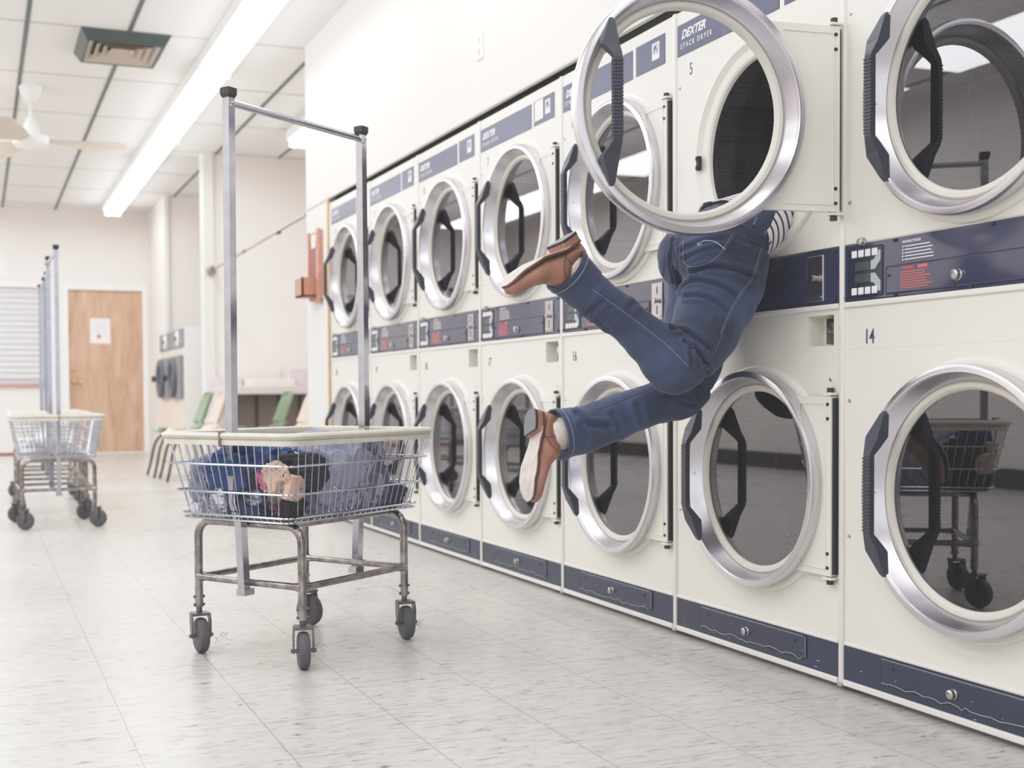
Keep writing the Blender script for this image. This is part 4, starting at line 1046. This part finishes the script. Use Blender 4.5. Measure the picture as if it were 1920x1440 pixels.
# utility sink
s = empty('utility_sink', (2.70, 12.1, 0)); tag(s, 'white utility sink with splash back behind the shell chairs', 'sink')
MB().box(-.45, .62, -.28, .29, .775, .86, .01).box(-.45, -.18, .1, .29, .86, .955, .006).build('counter', LILAC, s)
MB().box(-.17, .28, -.25, .25, .855, .93, .012).build('basin', PINKG, s)
MB().box(.26, .56, -.1, .29, .86, 1.03, .004).build('splash_board', LILAC, s)
cp = MB().box(-.30, .56, .05, .09, .0, .775).build('cupboard_front', BROWNPANEL, s)
for x in (-.28, -.05, .18, .40): MB().box(x - .012, x + .012, .03, .055, .02, .77).build('slat', DARKW, cp)
MB().box(-.44, -.30, .0, .28, 0, .775).build('side_panel', WALLM, s); MB().box(.56, .62, 0, .28, 0, .775).build('side_panel', WALLM, s)
# shell chairs
def make_chair(x, y, m, label, legm=BLACK):
    c = empty('shell_chair', (x, y, 0))
    st = [(.0, .435, .20), (.03, .43, .215), (.10, .418, .22), (.22, .405, .22), (.34, .41, .22), (.40, .44, .215), (.44, .50, .21), (.475, .58, .205), (.51, .68, .20), (.54, .76, .175), (.553, .80, .12)]
    st = catmull(st, 4); r1 = []
    for i, (px, pz, w) in enumerate(st):
        n_ = 10; r1.append([(px - (.05 if pz > .5 else .02) * (abs(2 * j / n_ - 1) ** 2.2) * (1 if pz > .5 else 0), (2 * j / n_ - 1) * w, pz + (.045 if pz < .5 else 0) * (abs(2 * j / n_ - 1) ** 2.4) * (1 if px > .05 else px / .05)) for j in range(n_ + 1)])
    r2 = [[(a + .010, b, c_ - .010) for a, b, c_ in r] for r in r1]
    mb = MB(); mb.rings(r1, False, False); mb.rings(r2, False, False)
    e1 = [r[0] for r in r1]; e2 = [r[0] for r in r2]; mb.rings([e1, e2], False, False)
    e1 = [r[-1] for r in r1]; e2 = [r[-1] for r in r2]; mb.rings([e1, e2], False, False)
    mb.rings([r1[0], r2[0]], False, False); mb.rings([r1[-1], r2[-1]], False, False)
    mb.build('seat_shell', m, c, 50)
    for sy in (-1, 1):
        MB().tube(catmull([(-.04, sy * .24, 0), (-.01, sy * .22, .12), (.03, sy * .20, .30), (.09, sy * .17, .385), (.15, sy * .15, .392)], 4), .012, 8).build('leg', legm, c, 50)
        MB().tube(catmull([(.46, sy * .23, 0), (.44, sy * .21, .12), (.40, sy * .19, .30), (.33, sy * .17, .385), (.25, sy * .15, .392)], 4), .012, 8).build('leg', legm, c, 50)
    MB().box(.08, .32, -.17, .17, .385, .400, .004).build('seat_support', legm, c)
    tag(c, label, 'chair', 'plastic shell chairs by the sink'); return c
make_chair(1.57, 11.72, GREENP, 'green plastic shell chair farther back, above the left end of the cart')
make_chair(1.60, 11.10, BEIGEP, 'cream plastic shell chair left of the cart\'s near pole')
make_chair(2.31, 11.50, GREENP, 'green plastic shell chair in front of the taupe sink cupboard')
make_chair(2.395, 10.88, BEIGEP, 'cream plastic shell chair nearest the end of the dryer wall')
# clothes pipe rail across the alcove
p = empty('pipe_rail', (2.24, 12.28, 2.03)); tag(p, 'thin grey pipe rail running from a round wall flange to the dryer wall', 'rail')
MB().tube([(0, 0, 0), (-.03, -1.8, .0), (-.03, -3.86, .02)], .011, 10).build('pipe', OLDCHROME, p, 50)
MB().lathe([(.0, -.05), (.03, -.048), (.048, -.03), (.05, 0), (.02, .02)], (0, .05, 0), 'y', 24).build('flange', OLDCHROME, p, 40)
for y in (-1.7, -3.0): MB().lathe([(.011, -.035), (.019, -.03), (.019, .03), (.011, .035)], (-.03, y, .004), 'y', 14).build('coupling', OLDCHROME, p, 40)
# wooden holder on the wall end
h = empty('wooden_holder', (XW, 8.12, 1.40)); tag(h, 'reddish wooden wall holder with a small open box at its foot', 'holder')
MB().box(-.02, 0, -.15, .16, .02, .49, .003).build('back_board', REDW, h)
MB().box(-.035, -.018, -.15, -.09, -.01, .50, .002).build('rail', REDW, h); MB().box(-.03, -.018, .12, .16, .04, .50, .002).build('rail', REDW, h)
MB().box(-.024, -.019, -.06, .10, .14, .42).build('inset', REDD, h)
MB().box(-.025, -.02, -.04, .06, .38, .47).build('label_card', PINKG, h)
b = MB().box(-.13, -.02, -.07, -.058, .04, .17).box(-.13, -.02, .10, .112, .04, .17).box(-.13, -.118, -.07, .112, .04, .17).box(-.13, -.02, -.07, .112, .04, .05); b.build('box', REDW, h)

# ------------------------------------------------------------------ lint at the casters, floor crumbs
lm = MB(); rl = random.Random(5)
for (x, y) in ((.66, 3.62), (.885, 3.30), (1.07, 3.98), (1.30, 3.58)):
    for i in range(7):
        a = rl.uniform(0, 2 * PI); p0 = Vector((x + rl.uniform(-.02, .02), y + rl.uniform(-.02, .02), .03 + rl.uniform(0, .03))); pts = [p0]
        for j in range(5): pts.append(pts[-1] + Vector((rl.uniform(-.008, .012), rl.uniform(-.01, .01), rl.uniform(-.01, .008))))
        for q in pts: q.z = max(q.z, .002)
        lm.tube([tuple(q) for q in pts], .00035, 4)
o = lm.build('lint', mat('lint_fluff', rgb(90, 84, 82), .9)); tag(o, 'wisps of dark lint caught around the cart wheels', 'lint', kind='stuff')

# ------------------------------------------------------------------ world, camera, view
w = bpy.data.worlds.new('World'); sc.world = w; w.use_nodes = True
bg = w.node_tree.nodes['Background']; bg.inputs['Color'].default_value = (.93, .96, 1, 1); bg.inputs['Strength'].default_value = 1.25
cam = bpy.data.cameras.new('camera'); cam.lens = FX * 36 / 1920; cam.sensor_width = 36; cam.sensor_fit = 'HORIZONTAL'
cam.shift_x = (960 - CXp) / 1920; cam.shift_y = (CYp - 720) / 1920; cam.clip_start = .05; cam.clip_end = 60
cam.dof.use_dof = True; cam.dof.focus_distance = 3.2; cam.dof.aperture_fstop = 3.4
co = bpy.data.objects.new('camera', cam); COL.objects.link(co)
Mc = Matrix((Rv, Uv, -Fv)).transposed().to_4x4(); Mc.translation = EYE; co.matrix_world = Mc
sc.camera = co
sc.view_settings.view_transform = 'Standard'; sc.view_settings.look = 'None'; sc.view_settings.exposure = 0.0
sc.view_settings.use_curve_mapping = True
cmv = sc.view_settings.curve_mapping; cv3 = cmv.curves[3]
cv3.points[0].location = (0, .022); cv3.points[1].location = (1, .86)
for px, py in ((.08, .098), (.25, .27), (.55, .56), (.8, .76)): cv3.points.new(px, py)
cmv.extend = 'EXTRAPOLATED'; cmv.use_clip = False; cmv.update()
